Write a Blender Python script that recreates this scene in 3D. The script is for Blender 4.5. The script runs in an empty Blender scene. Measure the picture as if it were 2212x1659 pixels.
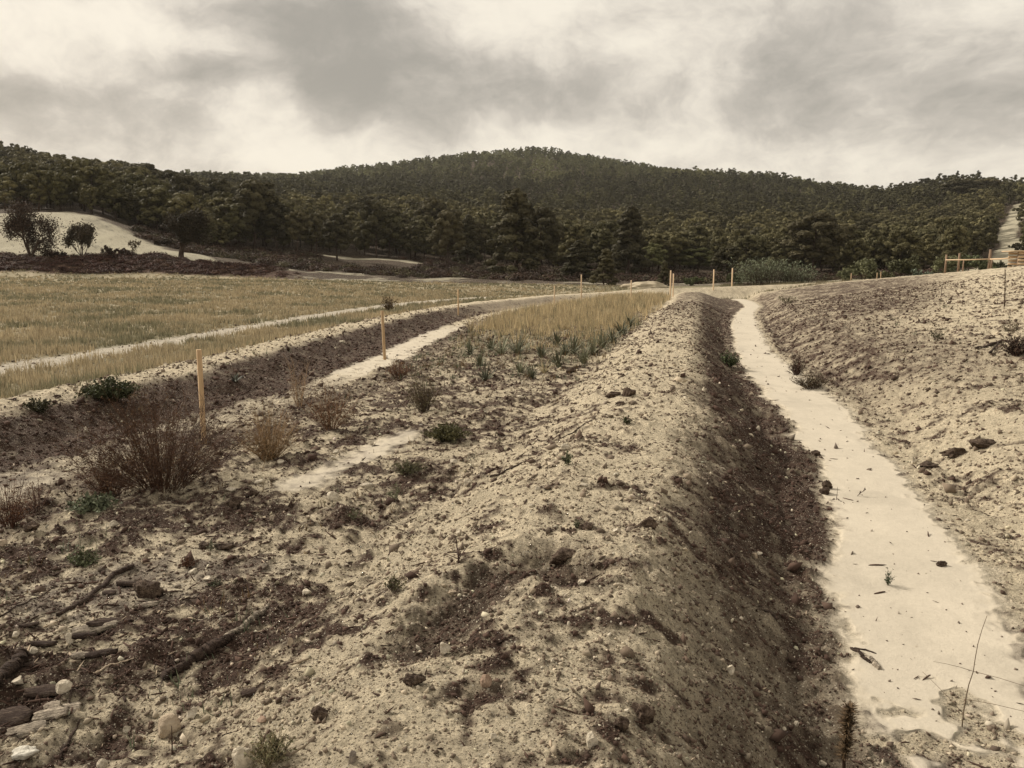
import bpy, math, random
import numpy as np
from mathutils import Vector, Matrix
random.seed(7)
rng = np.random.default_rng(11)
S = bpy.context.scene
COL = S.collection

# ------------------------------------------------------------------ camera
EYE = 1.9
PITCH = math.radians(7.99)
FPX, UC, VC = 1706.0, 1106.0, 829.5            # focal length and centre, photo read at 2212 px wide
cam_d = bpy.data.cameras.new('camera')
cam_d.sensor_width = 36.0
cam_d.lens = 36.0 * FPX / 2212.0
cam_d.clip_start, cam_d.clip_end = 0.05, 6000
cam = bpy.data.objects.new('camera', cam_d)
COL.objects.link(cam)
cam.location = (0, 0, EYE)
cam.rotation_euler = (math.pi / 2 - PITCH, 0, 0)
S.camera = cam

# ------------------------------------------------------------------ light
SUN_AZ, SUN_EL = math.radians(-60), math.radians(35)    # azimuth from the view direction, left is negative
SUN_STRENGTH, SKY_STRENGTH, EXPOSURE = 4.8, 0.1, 0.0
HAZE = 0.00009
S.view_settings.view_transform = 'Standard'
S.view_settings.look = 'None'
S.view_settings.exposure = EXPOSURE
S.view_settings.gamma = 1.0
sl = bpy.data.lights.new('sun', 'SUN')
sl.energy = SUN_STRENGTH
sl.angle = math.radians(8)
sl.color = (1.0, 0.92, 0.80)
so = bpy.data.objects.new('sun', sl)
COL.objects.link(so)
sd = Vector((math.sin(SUN_AZ) * math.cos(SUN_EL), math.cos(SUN_AZ) * math.cos(SUN_EL), math.sin(SUN_EL)))
so.rotation_euler = sd.to_track_quat('Z', 'Y').to_euler()
so.location = (0, 0, 60)


class NT:
    """small helper to write node trees"""
    def __init__(s, tree):
        s.t = tree
    def n(s, typ, ins=None, **kw):
        nd = s.t.nodes.new(typ)
        for k, v in kw.items():
            setattr(nd, k, v)
        for k, v in (ins or {}).items():
            if hasattr(v, 'is_output'):
                s.t.links.new(v, nd.inputs[k])
            else:
                nd.inputs[k].default_value = v
        return nd
    def math(s, op, a, b=0.0, c=0.0, clamp=False):
        return s.n('ShaderNodeMath', {0: a, 1: b, 2: c}, operation=op, use_clamp=clamp).outputs[0]
    def vm(s, op, a, b=(0, 0, 0)):
        nd = s.n('ShaderNodeVectorMath', {0: a, 1: b}, operation=op)
        return nd.outputs['Value'] if op in ('LENGTH', 'DISTANCE', 'DOT_PRODUCT') else nd.outputs[0]
    def mix(s, f, a, b, mode='MIX'):
        nd = s.n('ShaderNodeMix', data_type='RGBA', blend_type=mode)
        for k, v in ((0, f), (6, a), (7, b)):
            if hasattr(v, 'is_output'):
                s.t.links.new(v, nd.inputs[k])
            else:
                nd.inputs[k].default_value = v
        return nd.outputs[2]
    def noise(s, vec, scale, detail=4, rough=0.55, dist=0.0):
        return s.n('ShaderNodeTexNoise', {'Vector': vec, 'Scale': scale, 'Detail': detail, 'Roughness': rough, 'Distortion': dist})
    def ramp(s, f, lo, hi):
        return s.n('ShaderNodeMapRange', {0: f, 1: lo, 2: hi, 3: 0.0, 4: 1.0}, interpolation_type='SMOOTHSTEP').outputs[0]


def pix_dir(u, v):
    cp, sp = math.cos(PITCH), math.sin(PITCH)
    a = (VC - v) / FPX
    return np.array([(u - UC) / FPX, cp + a * sp, -sp + a * cp])


world = bpy.data.worlds.new('World')
S.world = world
world.use_nodes = True
W = NT(world.node_tree)
world.node_tree.nodes.clear()
tc = W.n('ShaderNodeTexCoord')
dirv = W.vm('NORMALIZE', tc.outputs['Generated'])
sky = W.n('ShaderNodeTexSky', sky_type='NISHITA', sun_disc=False)
sky.sun_elevation = SUN_EL
sky.sun_rotation = SUN_AZ
sky.air_density, sky.dust_density = 1.0, 3.0
# cloud cover: big soft masses at chosen directions, broken by noise
w1 = W.noise(W.vm('MULTIPLY', dirv, (1, 1, 1.9)), 2.6, 5, 0.55)
warp = W.vm('MULTIPLY', W.vm('SUBTRACT', w1.outputs['Color'], (0.5, 0.5, 0.5)), (0.22, 0.22, 0.13))
wd = W.vm('ADD', dirv, warp)
sepw = W.n('ShaderNodeSeparateXYZ', {0: wd})
# (u, v, half width u, half height v, darkness)
MASSES = [(300, 275, 185, 75, .85), (520, 150, 330, 70, .50), (700, 70, 270, 105, 1.0), (860, 170, 330, 75, .75), (820, 255, 180, 55, .6), (1010, 235, 230, 40, .5),
          (560, 10, 200, 50, .5), (60, 190, 190, 60, .45), (1780, 130, 240, 130, .70), (1650, 40, 250, 80, .3), (1380, 210, 190, 55, .45), (2080, 170, 260, 130, .40), (2300, 240, 300, 60, .3),
          (1700, 260, 420, 50, .25), (250, 100, 160, 40, .3), (-500, 120, 420, 140, .6), (2900, 100, 500, 150, .6),
          (40, 40, 190, 75, -.75), (430, 75, 95, 40, -.75), (165, 265, 75, 48, -.6), (570, 190, 75, 60, -.55), (1190, 45, 190, 70, -.55), (620, 240, 70, 40, -.4), (600, 320, 330, 45, -.5),
          (1330, 320, 280, 50, -.3), (2190, 50, 90, 90, -.4), (1480, 120, 150, 60, -.25)]
acc = None
for (u, v, hu, hv, k) in MASSES:
    d = pix_dir(u, v)
    d = d / np.linalg.norm(d)
    dx = W.vm('SUBTRACT', wd, tuple(float(q) for q in d))
    sx = hu / FPX * 0.95
    sz = hv / FPX * 0.95
    q = W.vm('LENGTH', W.vm('MULTIPLY', dx, (1 / sx, 0.8 / sx, 1 / sz)))
    g = W.n('ShaderNodeMapRange', {0: q, 1: 1.6, 2: 0.0, 3: 0.0, 4: float(k)}, interpolation_type='SMOOTHSTEP').outputs[0]
    acc = g if acc is None else W.math('ADD', acc, g)
n2 = W.noise(W.vm('MULTIPLY', wd, (1, 1, 1.6)), 6.0, 7, 0.60)
n3 = W.noise(W.vm('MULTIPLY', dirv, (1, 1, 1.9)), 3.0, 7, 0.58, 0.4)
n4 = W.noise(W.vm('MULTIPLY', wd, (1, 1, 1.5)), 9.0, 9, 0.64)
acc = W.math('ADD', acc, W.math('MULTIPLY_ADD', n4.outputs[0], 2.1, -1.05))
n5 = W.noise(W.vm('MULTIPLY', wd, (1, 1, 1.4)), 22.0, 6, 0.62)
acc = W.math('ADD', acc, W.math('MULTIPLY_ADD', n5.outputs[0], 1.1, -0.55))
dark = W.math('ADD', W.math('MULTIPLY', acc, 0.60), W.math('ADD', W.math('MULTIPLY_ADD', n2.outputs[0], 1.35, -0.675), W.math('MULTIPLY_ADD', n3.outputs[0], 0.40, -0.20)))
darkc = W.ramp(W.math('ADD', dark, 0.08), -0.34, 1.12)
sep = W.n('ShaderNodeSeparateXYZ', {0: dirv})
cc = W.n('ShaderNodeValToRGB', {0: darkc})
e = cc.color_ramp.elements
e[0].position, e[0].color = 0.0, (0.985, 0.91, 0.775, 1)
e[1].position, e[1].color = 1.0, (0.375, 0.352, 0.312, 1)
for p, c in ((0.25, (0.81, 0.745, 0.645, 1)), (0.55, (0.60, 0.552, 0.485, 1))):
    el = e.new(p); el.color = c
# overcast skies brighten towards the zenith (CIE overcast), and the cloud colour is scaled to the sky's own units
zen = W.n('ShaderNodeMapRange', {0: sep.outputs[2], 1: 0.46, 2: 1.0, 3: 10.0, 4: 11.5}, interpolation_type='SMOOTHSTEP').outputs[0]
cloud = W.n('ShaderNodeVectorMath', {0: cc.outputs[0], 'Scale': zen}, operation='SCALE').outputs[0]
skyw = W.mix(1.0, sky.outputs[0], (1.0, 0.82, 0.62, 1), 'MULTIPLY')
full = W.mix(0.93, skyw, cloud)
bg = W.n('ShaderNodeBackground', {'Color': full, 'Strength': SKY_STRENGTH})
W.n('ShaderNodeOutputWorld', {'Surface': bg.outputs[0]})
world.cycles.sampling_method = 'MANUAL'
world.cycles.sample_map_resolution = 512
S.cycles.max_bounces = 5
S.cycles.diffuse_bounces = 3
S.cycles.transparent_max_bounces = 4


# ------------------------------------------------------------------ noise and mesh helpers
def _hash(ix, iy, seed):
    h = (ix.astype(np.int64) * 374761393 + iy.astype(np.int64) * 668265263 + seed * 1442695041) & 0xFFFFFFFF
    h = ((h ^ (h >> 13)) * 1274126177) & 0xFFFFFFFF
    return h ^ (h >> 16)


def perlin(x, y, seed=0):
    x = np.asarray(x, float); y = np.asarray(y, float)
    ix = np.floor(x); iy = np.floor(y)
    fx = x - ix; fy = y - iy
    u = fx * fx * fx * (fx * (fx * 6 - 15) + 10); v = fy * fy * fy * (fy * (fy * 6 - 15) + 10)
    def g(ox, oy):
        a = _hash(ix + ox, iy + oy, seed) * (2 * math.pi / 4294967296.0)
        return np.cos(a) * (fx - ox) + np.sin(a) * (fy - oy)
    a = g(0, 0); b = g(1, 0); c = g(0, 1); d = g(1, 1)
    return 1.5 * ((a + u * (b - a)) + v * ((c + u * (d - c)) - (a + u * (b - a))))


def fbm(x, y, scale, octaves=3, seed=0, gain=0.5):
    s = 0; amp = 1.0; f = 1.0 / scale
    for k in range(octaves):
        s = s + amp * perlin(x * f + 13.7 * k, y * f - 7.1 * k, seed + 31 * k)
        amp *= gain; f *= 2.03
    return s


def sst(e0, e1, x):
    t = np.clip((x - e0) / (e1 - e0), 0, 1)
    return t * t * (3 - 2 * t)


def curve(pts, lo=-4.0, hi=110.0, sig=2.0):
    ys = np.arange(lo - 12, hi + 12, 0.25)
    p = sorted(pts)
    py = [q[0] for q in p]; px = [q[1] for q in p]
    s0 = (px[1] - px[0]) / (py[1] - py[0]); s1 = (px[-1] - px[-2]) / (py[-1] - py[-2])
    xs = np.interp(ys, py, px)
    xs = np.where(ys < py[0], px[0] + s0 * (ys - py[0]), xs)
    xs = np.where(ys > py[-1], px[-1] + s1 * (ys - py[-1]), xs)
    k = np.exp(-0.5 * (np.arange(-24, 25) * 0.25 / sig) ** 2); k /= k.sum()
    xs = np.convolve(np.pad(xs, 24, mode='edge'), k, 'valid')
    return lambda y: np.interp(y, ys, xs)


def make_mesh(name, V, F, col=None, mat=None, smooth=False, parent=None, link=True):
    V = np.asarray(V, np.float32); F = np.asarray(F, np.int32)
    me = bpy.data.meshes.new(name)
    n, k = F.shape
    me.vertices.add(len(V)); me.vertices.foreach_set('co', V.ravel())
    me.loops.add(n * k); me.loops.foreach_set('vertex_index', F.ravel())
    me.polygons.add(n); me.polygons.foreach_set('loop_start', np.arange(0, n * k, k, dtype=np.int32))
    if smooth:
        me.polygons.foreach_set('use_smooth', np.ones(n, bool))
    me.update(calc_edges=True)
    if col is not None:
        a = me.color_attributes.new('Col', 'FLOAT_COLOR', 'POINT')
        c4 = np.ones((len(V), 4), np.float32); c4[:, :np.shape(col)[-1]] = col
        a.data.foreach_set('color', c4.ravel())
    if mat:
        me.materials.append(mat)
    if not link:
        return me
    o = bpy.data.objects.new(name, me)
    COL.objects.link(o)
    if parent is not None:
        o.parent = parent
    return o


def tag(o, label=None, cat=None, group=None, kind=None):
    if label: o['label'] = label
    if cat: o['category'] = cat
    if group: o['group'] = group
    if kind: o['kind'] = kind
    return o


def empty(name, loc=(0, 0, 0), rz=0.0):
    o = bpy.data.objects.new(name, None)
    o.empty_display_size = 0.1
    COL.objects.link(o)
    o.location = loc
    o.rotation_euler = (0, 0, rz)
    return o


# ------------------------------------------------------------------ the lie of the land
XB = curve([(2.0, 1.66), (3.55, 2.14), (4.32, 2.42), (4.97, 2.62), (5.83, 2.93), (7.03, 3.34), (8.82, 3.76), (11.76, 4.55), (14.1, 5.0), (17.5, 5.63), (23.1, 6.98), (33.7, 9.88), (41.3, 12.2), (48, 14.6), (56, 16.6), (66, 18.2), (80, 22)], sig=.8)   # pale bed of the main ditch
WB = curve([(2, .36), (3.55, .50), (4.3, .50), (4.97, .48), (7.03, .43), (8.82, .40), (11.76, .52), (14.1, .55), (17.5, .5), (23, .46), (33, .52), (41, .42), (60, .5)], sig=.8)
XC = curve([(0, -.55), (3.4, .29), (6.9, 1.19), (11.8, 2.4), (22.5, 4.85), (35, 7.8), (49, 11.2), (62, 14.0), (79, 18)])                                    # crest of the middle berm
XL = curve([(4, -5.4), (7.5, -4.75), (11, -4.05), (13.6, -3.35), (18, -2.95), (23.5, -2.75), (28, -2.4), (36, -1.6), (46, .6), (62, 6.2), (79, 15.5)])     # bed of the left ditch
XK = curve([(4, -7.9), (7, -6.95), (9.9, -6.45), (14.2, -5.75), (23, -5.2), (30, -4.55), (38, -3.6), (46, -2.0), (62, 3.4), (79, 13.2)])                     # crest of the field-side berm
XT = curve([(8, -9.7), (15.5, -9.9), (21.6, -9.4), (34, -8.1), (46, -6.3), (60, -2.2), (75, 6)])                                                      # wheel track in the field

# far land: rows of ground seen under a level eye line, per bearing (columns) and distance (rows)
_TY = np.array([60, 85, 92, 100, 125, 160, 200, 260, 330, 450, 600, 800, 1000, 1500, 2600.])
_TU = np.array([-2600, -600, 0, 200, 330, 450, 640, 750, 900, 1050, 1200, 1350, 1500, 1700, 1850, 1950, 2060, 2130, 2180, 2260, 2500, 4600.])
_TV = np.array([
    [610, 600, 545, 538, 470, 450, 425, 372, 318, 350, 375, 400, 430, 500, 560],
    [610, 600, 547, 538, 478, 452, 428, 375, 318, 350, 375, 400, 430, 500, 560],
    [611, 600, 549, 537, 461, 455, 435, 390, 345, 362, 380, 395, 430, 500, 560],
    [612, 600, 549, 537, 457, 452, 438, 412, 392, 398, 400, 405, 430, 500, 560],
    [613, 601, 551, 545, 509, 490, 465, 435, 413, 410, 400, 394, 430, 500, 560],
    [614, 602, 563, 556, 547, 520, 490, 455, 430, 412, 400, 392, 430, 500, 560],
    [616, 607, 590, 585, 572, 545, 510, 475, 450, 425, 408, 393, 430, 500, 560],
    [618, 609, 599, 594, 583, 555, 520, 485, 460, 430, 400, 376, 420, 500, 560],
    [620, 611, 605, 601, 591, 562, 530, 495, 470, 435, 400, 362, 400, 500, 560],
    [623, 613, 608, 605, 598, 575, 545, 510, 482, 440, 393, 335, 380, 480, 560],
    [626, 616, 612, 610, 603, 585, 560, 525, 492, 445, 393, 335, 380, 480, 560],
    [624, 619, 616, 613, 606, 592, 570, 535, 500, 450, 400, 363, 390, 480, 560],
    [620, 618, 615, 613, 607, 594, 574, 538, 500, 444, 385, 395, 430, 500, 560],
    [615, 614, 612, 610, 603, 592, 572, 535, 495, 444, 402, 415, 440, 500, 560],
    [612, 611, 608, 606, 600, 590, 570, 535, 497, 446, 430, 440, 460, 520, 560],
    [608, 606, 603, 600, 595, 585, 565, 530, 487, 430, 450, 460, 480, 520, 560],
    [604, 602, 600, 597, 590, 580, 560, 520, 460, 406, 450, 470, 480, 520, 560],
    [600, 600, 597, 594, 586, 572, 552, 508, 455, 412, 450, 470, 480, 520, 560],
    [597, 597, 594, 590, 580, 558, 537, 492, 442, 428, 450, 470, 480, 520, 560],
    [595, 595, 592, 588, 578, 556, 532, 480, 432, 428, 450, 470, 480, 520, 560],
    [592, 592, 590, 585, 570, 548, 520, 470, 420, 420, 450, 470, 480, 520, 560],
    [592, 592, 590, 585, 570, 548, 520, 470, 420, 420, 450, 470, 480, 520, 560]], float)
_LY = np.log(_TY)
_gl = np.arange(_LY[0], _LY[-1] + .02, .02)
_gu = np.arange(-2600, 4601, 20.)
_tmp = np.array([np.interp(_gl, _LY, r) for r in _TV])
_G = np.array([np.interp(_gu, _TU, _tmp[:, j]) for j in range(len(_gl))])       # rows distance, columns bearing
def _gs(a, sig, ax):
    n = int(sig * 3); k = np.exp(-0.5 * (np.arange(-n, n + 1) / sig) ** 2); k /= k.sum()
    return np.apply_along_axis(lambda r: np.convolve(np.pad(r, n, mode='edge'), k, 'valid'), ax, a)
_G = _gs(_gs(_G, 2.2, 1), 1.3, 0)
_CP = math.cos(PITCH)


def bearing(x, y):
    return UC + FPX / _CP * x / np.maximum(y, 1e-3)


def far_z(x, y):
    x = np.asarray(x, float); y = np.asarray(y, float)
    rr = np.hypot(x, y)
    yy = np.where(y > 0.35 * rr, y, 0.35 * rr)
    u = np.clip(bearing(x, yy), -2599, 4599)
    l = np.clip(np.log(np.maximum(yy, 1)), _gl[0], _gl[-1] - 1e-6)
    a = (l - _gl[0]) / .02; i = np.clip(a.astype(int), 0, len(_gl) - 2); a = a - i
    b = (u + 2600) / 20.; j = np.clip(b.astype(int), 0, len(_gu) - 2); b = b - j
    v = (_G[i, j] * (1 - a) * (1 - b) + _G[i + 1, j] * a * (1 - b) + _G[i, j + 1] * (1 - a) * b + _G[i + 1, j + 1] * a * b)
    t = (VC - v) / FPX
    cp, sp = math.cos(PITCH), math.sin(PITCH)
    z = EYE + yy * (-sp + t * cp) / (cp + t * sp)
    z = z + sst(120, 300, rr) * fbm(x, y, 60, 3, 91) * 2.2 + sst(88, 100, rr) * fbm(x, y, 9, 2, 92) * .3
    behind = sst(0.2, -0.5, y / np.maximum(rr, 1e-3))
    return z * (1 - behind) + behind * (0.5 + 0.01 * rr)


def ridge_top(y):
    return np.interp(y, [0, 25, 40, 48, 60, 68, 80], [3.3, 2.6, 2.25, 1.88, 1.32, 1.02, .9])


def near_z(x, y):
    x = np.asarray(x, float); y = np.asarray(y, float)
    yc = np.clip(y, -3, 82)
    wob = 0.10 * fbm(x * .3, y, 1.6, 2, 5) * sst(60, 30, y)
    xb, wb, xc, xl, xk = XB(yc) + wob, WB(yc), XC(yc) + 1.2 * wob, XL(yc) + wob, XK(yc) + 2 * wob
    far_f = sst(55, 80, y)
    zf = 0.02 * np.maximum(0, y - 22) * sst(2, -24, x) + .03
    zk = .23
    wl = .36 + .5 * far_f
    k = (ridge_top(yc) - .3) / np.maximum(26.3 - xb - wb - 1.4, 5)
    K = [(xk - 1.5, zf), (xk - .35, zk), (xk + .25, zk - .03), (xl - wl, -.38), (xl + wl, -.35), (xl + wl + 1.25, -.01), (xc - 1.75, .03), (xc - .45, .44), (xc + .25, .45), (xb - wb, -.26), (xb + wb, -.25), (xb + wb + 1.45, .30 + .10 * sst(7, 14, yc))]
    z = np.broadcast_to(zf, x.shape).astype(float).copy()
    prev = None
    for i in range(1, len(K)):
        x0, z0 = K[i - 1]; x1, z1 = K[i]
        x1 = np.maximum(x1, x0 + .12)
        t = np.clip((x - x0) / (x1 - x0), 0, 1)
        t = .45 * t + .55 * t * t * (3 - 2 * t)
        z = z + (z1 - z0) * t
    s = np.clip(x - (xb + wb + 1.3), 0, None)
    lim = np.maximum(26.3 - xb - wb - 1.3, 4)
    sl = np.where(s < lim, s, lim - .25 * (s - lim) - .35 * np.clip(s - lim - 2, 0, 8))
    over = np.clip(s - lim + 3, 0, 6)
    z = z + k * np.maximum(sl - over * over / 26., -1.5 / np.maximum(k, .05))
    # pale spoil bank that closes the end of the ditch
    px, py = x - 14.0, y - 67.5
    tt = np.clip(px / 12.5, -.15, 1.15)
    dd = np.hypot(px - tt * 12.5, (py - tt * 1.0))
    z = np.maximum(z, (-.1 + (.72 + .42 * np.clip(tt, 0, 1)) * sst(4.6, .3, dd)) * 1.0)
    return z


def base_z(x, y):
    x = np.asarray(x, float); y = np.asarray(y, float)
    w = np.where(x < 0, sst(70, 88, y), sst(71, 84, y)) * np.ones_like(x)
    w = np.maximum(w, sst(34, 60, x) * sst(-5, 10, y))
    w = np.maximum(w, sst(70, 95, -x))
    zn = near_z(x, y)
    back = sst(2, -8, y)
    w = np.maximum(w, sst(-6, -30, y))
    return zn * (1 - w) + far_z(x, y) * w


# ------------------------------------------------------------------ what covers it (real colours of the soils)
SILT = np.array([.485, .432, .348]); PALE = np.array([.535, .458, .330]); MOIST = np.array([.058, .036, .026]); STUB = np.array([.28, .235, .15])
STUBG = np.array([.18, .16, .095]); LITTER = np.array([.042, .027, .017]); CHALK = np.array([.33, .30, .22]); SCRUB = np.array([.06, .03, .02])


def segd(x, y, pts):
    best = np.full(np.shape(x), 1e9)
    for (a, b), (c, d) in zip(pts[:-1], pts[1:]):
        vx, vy = c - a, d - b
        t = np.clip(((x - a) * vx + (y - b) * vy) / (vx * vx + vy * vy), 0, 1)
        best = np.minimum(best, np.hypot(x - a - t * vx, y - b - t * vy))
    return best


SILT_PATCH = [(-1.9, 6.9), (-1.55, 8.0), (-1.2, 9.3)]
ERODED = [(0.29, 3.73), (0.11, 3.95), (-0.11, 3.78), (-0.25, 3.46), (-0.34, 3.13)]
HILL_TRACK = [(2150, 95), (2150, 120), (2152, 150), (2170, 185), (2184, 205), (2178, 225), (2165, 245), (2186, 300), (2195, 345)]
TRACK_XY = [((u - UC) / FPX * _CP * y, y) for u, y in HILL_TRACK]
UPPER = [(690, 158), (760, 156), (830, 158), (905, 150)]
UPPER_XY = [((u - UC) / FPX * _CP * y, y) for u, y in UPPER]
LOWER = [(1830, 138), (1900, 135), (2010, 135), (2150, 130)]
LOWER_XY = [((u - UC) / FPX * _CP * y, y) for u, y in LOWER]


def chalk_mask(x, y):
    """the bare pale slope behind the solitary trees and its tail along the terrace"""
    u = bearing(x, y)
    n = fbm(x, y, 7, 5, 77, .65) * 3.4
    edge = np.interp(y, [88, 93, 100, 110, 120, 126, 132], [520, 500, 420, 345, 275, 225, 200]) + n * 9
    return sst(91.3, 92.6, y + n * .15) * sst(131, 127, y + n) * sst(edge + 24, edge - 20, u)


def cover(x, y):
    """zone weights -> albedo and roughness of relief; also a zone id"""
    x = np.asarray(x, float); y = np.asarray(y, float)
    yc = np.clip(y, -3, 82)
    wob = 0.10 * fbm(x * .3, y, 1.6, 2, 5) * sst(60, 30, y)
    xb, wb, xc, xl, xk, xt = XB(yc) + wob, WB(yc), XC(yc) + 1.2 * wob, XL(yc) + wob, XK(yc) + 2 * wob, XT(yc)
    n1 = fbm(x, y, 1.1, 4, 21, .6); n2 = fbm(x, y, .28, 3, 22, .6); n3 = fbm(x, y, .09, 2, 23)
    nn = .52 * n1 + .60 * n2 + .50 * n3
    rough = np.full(x.shape, .75)
    col = PALE * (1 + .10 * n1 + .08 * n2)[..., None]
    # mottling of the bare soil: damp darker crumbs, more of it in the strip between the berms
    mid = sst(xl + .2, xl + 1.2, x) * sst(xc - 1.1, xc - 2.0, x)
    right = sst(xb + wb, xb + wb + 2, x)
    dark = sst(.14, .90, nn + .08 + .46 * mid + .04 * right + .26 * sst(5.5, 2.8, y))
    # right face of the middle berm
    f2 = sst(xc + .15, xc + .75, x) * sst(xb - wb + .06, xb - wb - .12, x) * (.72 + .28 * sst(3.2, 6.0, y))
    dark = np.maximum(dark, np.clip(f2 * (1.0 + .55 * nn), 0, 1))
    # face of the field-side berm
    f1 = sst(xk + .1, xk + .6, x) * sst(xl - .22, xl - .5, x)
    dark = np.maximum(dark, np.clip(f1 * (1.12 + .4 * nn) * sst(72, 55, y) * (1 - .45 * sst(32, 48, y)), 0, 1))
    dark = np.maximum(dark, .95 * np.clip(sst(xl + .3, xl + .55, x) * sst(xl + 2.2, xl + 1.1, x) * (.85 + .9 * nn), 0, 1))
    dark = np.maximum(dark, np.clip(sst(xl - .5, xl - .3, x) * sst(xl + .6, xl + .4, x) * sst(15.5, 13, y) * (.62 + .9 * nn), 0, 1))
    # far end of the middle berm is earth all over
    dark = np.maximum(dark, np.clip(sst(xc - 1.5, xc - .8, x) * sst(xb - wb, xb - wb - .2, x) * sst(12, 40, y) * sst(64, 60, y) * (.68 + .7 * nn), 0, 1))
    # foot of the right bank and the stony top beside the fence
    s = x - xb - wb
    f3 = sst(.0, .3, s) * sst(4.2, 1.2, s + .8 * n1) * sst(8, 15, y) * sst(66, 56, y)
    dark = np.maximum(dark, np.clip(f3 * (.78 + .8 * nn), 0, 1))
    f4 = sst(1.2, 3.0, s + 1.0 * n1) * sst(2110, 1950, bearing(x, y) + 90 * n1) * sst(17, 27, y + 3 * n1) * sst(66, 58, y) * sst(27.0, 24.0, x + .0 * n1 + .03 * np.abs(y - 48))
    dark = np.maximum(dark, np.clip(f4 * (.86 + .8 * nn), 0, 1))
    # raked streaks on the right bank
    a = math.radians(-38)
    ca, sa = math.cos(a), math.sin(a)
    sx, sy = x * ca + y * sa, -x * sa + y * ca
    st = perlin(sx * .55, sy * 5.5, 61) + .5 * perlin(sx * 1.2, sy * 11, 62)
    dark = np.maximum(dark, sst(.35, .8, st + .35 * n1 - .1) * sst(.5, 1.1, s) * sst(8.5, 3, s) * sst(22, 14, y) * .8)
    # slumped dark hollow on the near berm
    de = segd(x, y, ERODED)
    dark = np.maximum(dark, sst(.30, .06, de + .14 * n2 + .05 * n3) * .92)
    dark = np.maximum(dark, .5 * sst(.7, 1.2, n1 + .3 * n2) * sst(4.2, 2.6, y) )
    rough = rough * (.62 + .75 * sst(-.5, .6, fbm(x, y, 1.7, 2, 24)))
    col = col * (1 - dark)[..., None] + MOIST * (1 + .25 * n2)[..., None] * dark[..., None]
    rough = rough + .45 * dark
    # silt in the beds
    edge = .10 * n1 + .06 * n2
    db = np.abs(x - xb) / wb
    si = sst(1.30, .70, db + edge * 1.6 + .12 * n3) * sst(66, 58, y) * sst(2.95, 3.45, y + .5 * n2)
    dl = np.abs(x - xl) / (.36 + .08 * sst(15, 20, y))
    si = np.maximum(si, sst(1.15, .8, dl + edge * 3) * sst(33, 27, y) * (.92 - .35 * sst(.1, .5, n2)) * (.22 + .72 * sst(13.5, 16.5, y) + .35 * sst(8.2, 7.2, y)))
    dp = segd(x, y, SILT_PATCH)
    si = np.maximum(si, sst(.28, .04, dp + .12 * n1 + .08 * n2) * .75)
    si = np.maximum(si, .28 * sst(.25, .6, fbm(x, y, 1.9, 3, 71)) * mid * sst(7.5, 5, y))
    # pale spoil bank
    pb = sst(5.2, 3.8, np.hypot(x - 14 - np.clip((x - 14) / 12.5, -.1, 1.1) * 0, y - 67.5) * 0 + segd(x, y, [(12.5, 67.4), (26, 68.3)]))
    col = col * (1 - pb)[..., None] + (PALE * .72)[None] * (1 + .25 * n2 + .2 * n1)[..., None] * pb[..., None]
    # stony pale top of the field-side berm
    top = sst(xk - .8, xk - .5, x) * sst(xk + .30, xk + .0, x) * sst(-.5, .3, n2 + .4 * n1)
    col = col * (1 - .6 * top)[..., None] + (PALE * (1 + .2 * n2[..., None])) * .6 * top[..., None]
    # field
    fld = sst(xk - .55, xk - 1.0, x + .25 * n1) * sst(94, 90, y) * sst(-12, 0, y)
    g = sst(-.5, .6, fbm(x, y, 6, 3, 41) + .25 * n2)[..., None]
    fc = (STUB * (1 - g) + STUBG * g) * (1 + .18 * n2)[..., None]
    bare = sst(.25, .8, n1 + .5 * n2)[..., None] * .5
    fc = fc * (1 - bare) + PALE * .8 * bare
    col = col * (1 - fld)[..., None] + fc * fld[..., None]
    tr = np.minimum(np.abs(x - xt), np.abs(x - xt - .02)) 
    tk = sst(.85, .50, tr + .22 * n1 + .10 * n2) * sst(80, 60, y) * sst(-9, 3, y)
    col = col * (1 - tk)[..., None] + (SILT * .92) * tk[..., None]
    # golden strip between the berms further off
    gs = sst(xl + .9, xl + 1.6, x) * sst(xc - 1.5, xc - 2.0, x) * sst(14, 20, y) * sst(66, 60, y)
    col = col * (1 - .6 * gs)[..., None] + STUB * .7 * .6 * gs[..., None]
    col = col * (1 - si)[..., None] + SILT * (1 + .05 * n1 + .03 * n2 - .09 * sst(.15, .7, fbm(x, y * .5, .8, 4, 25, .6)))[..., None] * si[..., None]
    rough = rough * (1 - .93 * si)
    rough = rough * (1 - .4 * tk)
    # beyond the field: litter under the trees, chalk slope, scrub terrace, tracks
    if np.max(y) > 66:
        u = bearing(x, y)
        f6 = fbm(x, y, 6, 3, 78)
        farw = np.where(x < 9, sst(85.2, 86.2, y + .3 * f6), sst(73, 78, y)) * np.ones_like(x)
        farw = np.maximum(farw, sst(29.5, 33, x))
        fl = LITTER * (1 + .3 * n1)[..., None]
        bare = sst(-.12, .42, f6 + .35 * n1 - .012 * np.abs(y - 99))[..., None] * sst(400, 640, u)[..., None] * sst(128, 104, y)[..., None]
        fl = fl * (1 - .85 * bare) + CHALK * .9 * .85 * bare
        mead = (sst(1230, 1330, u) * sst(88, 80, y) * sst(70, 74, y))[..., None]
        fl = fl * (1 - mead) + STUBG * mead
        r2 = sst(1750, 1850, u) * sst(.1, .5, fbm(x, y, 9, 2, 79) + .25) * sst(150, 120, y)
        fl = fl * (1 - .8 * r2[..., None]) + CHALK * .8 * r2[..., None]
        sb = sst(680, 560, u + 40 * f6) * sst(95, 93, y)
        fl = fl * (1 - sb[..., None]) + SCRUB * (1 + .4 * n1)[..., None] * sb[..., None]
        ch = chalk_mask(x, y)
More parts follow.
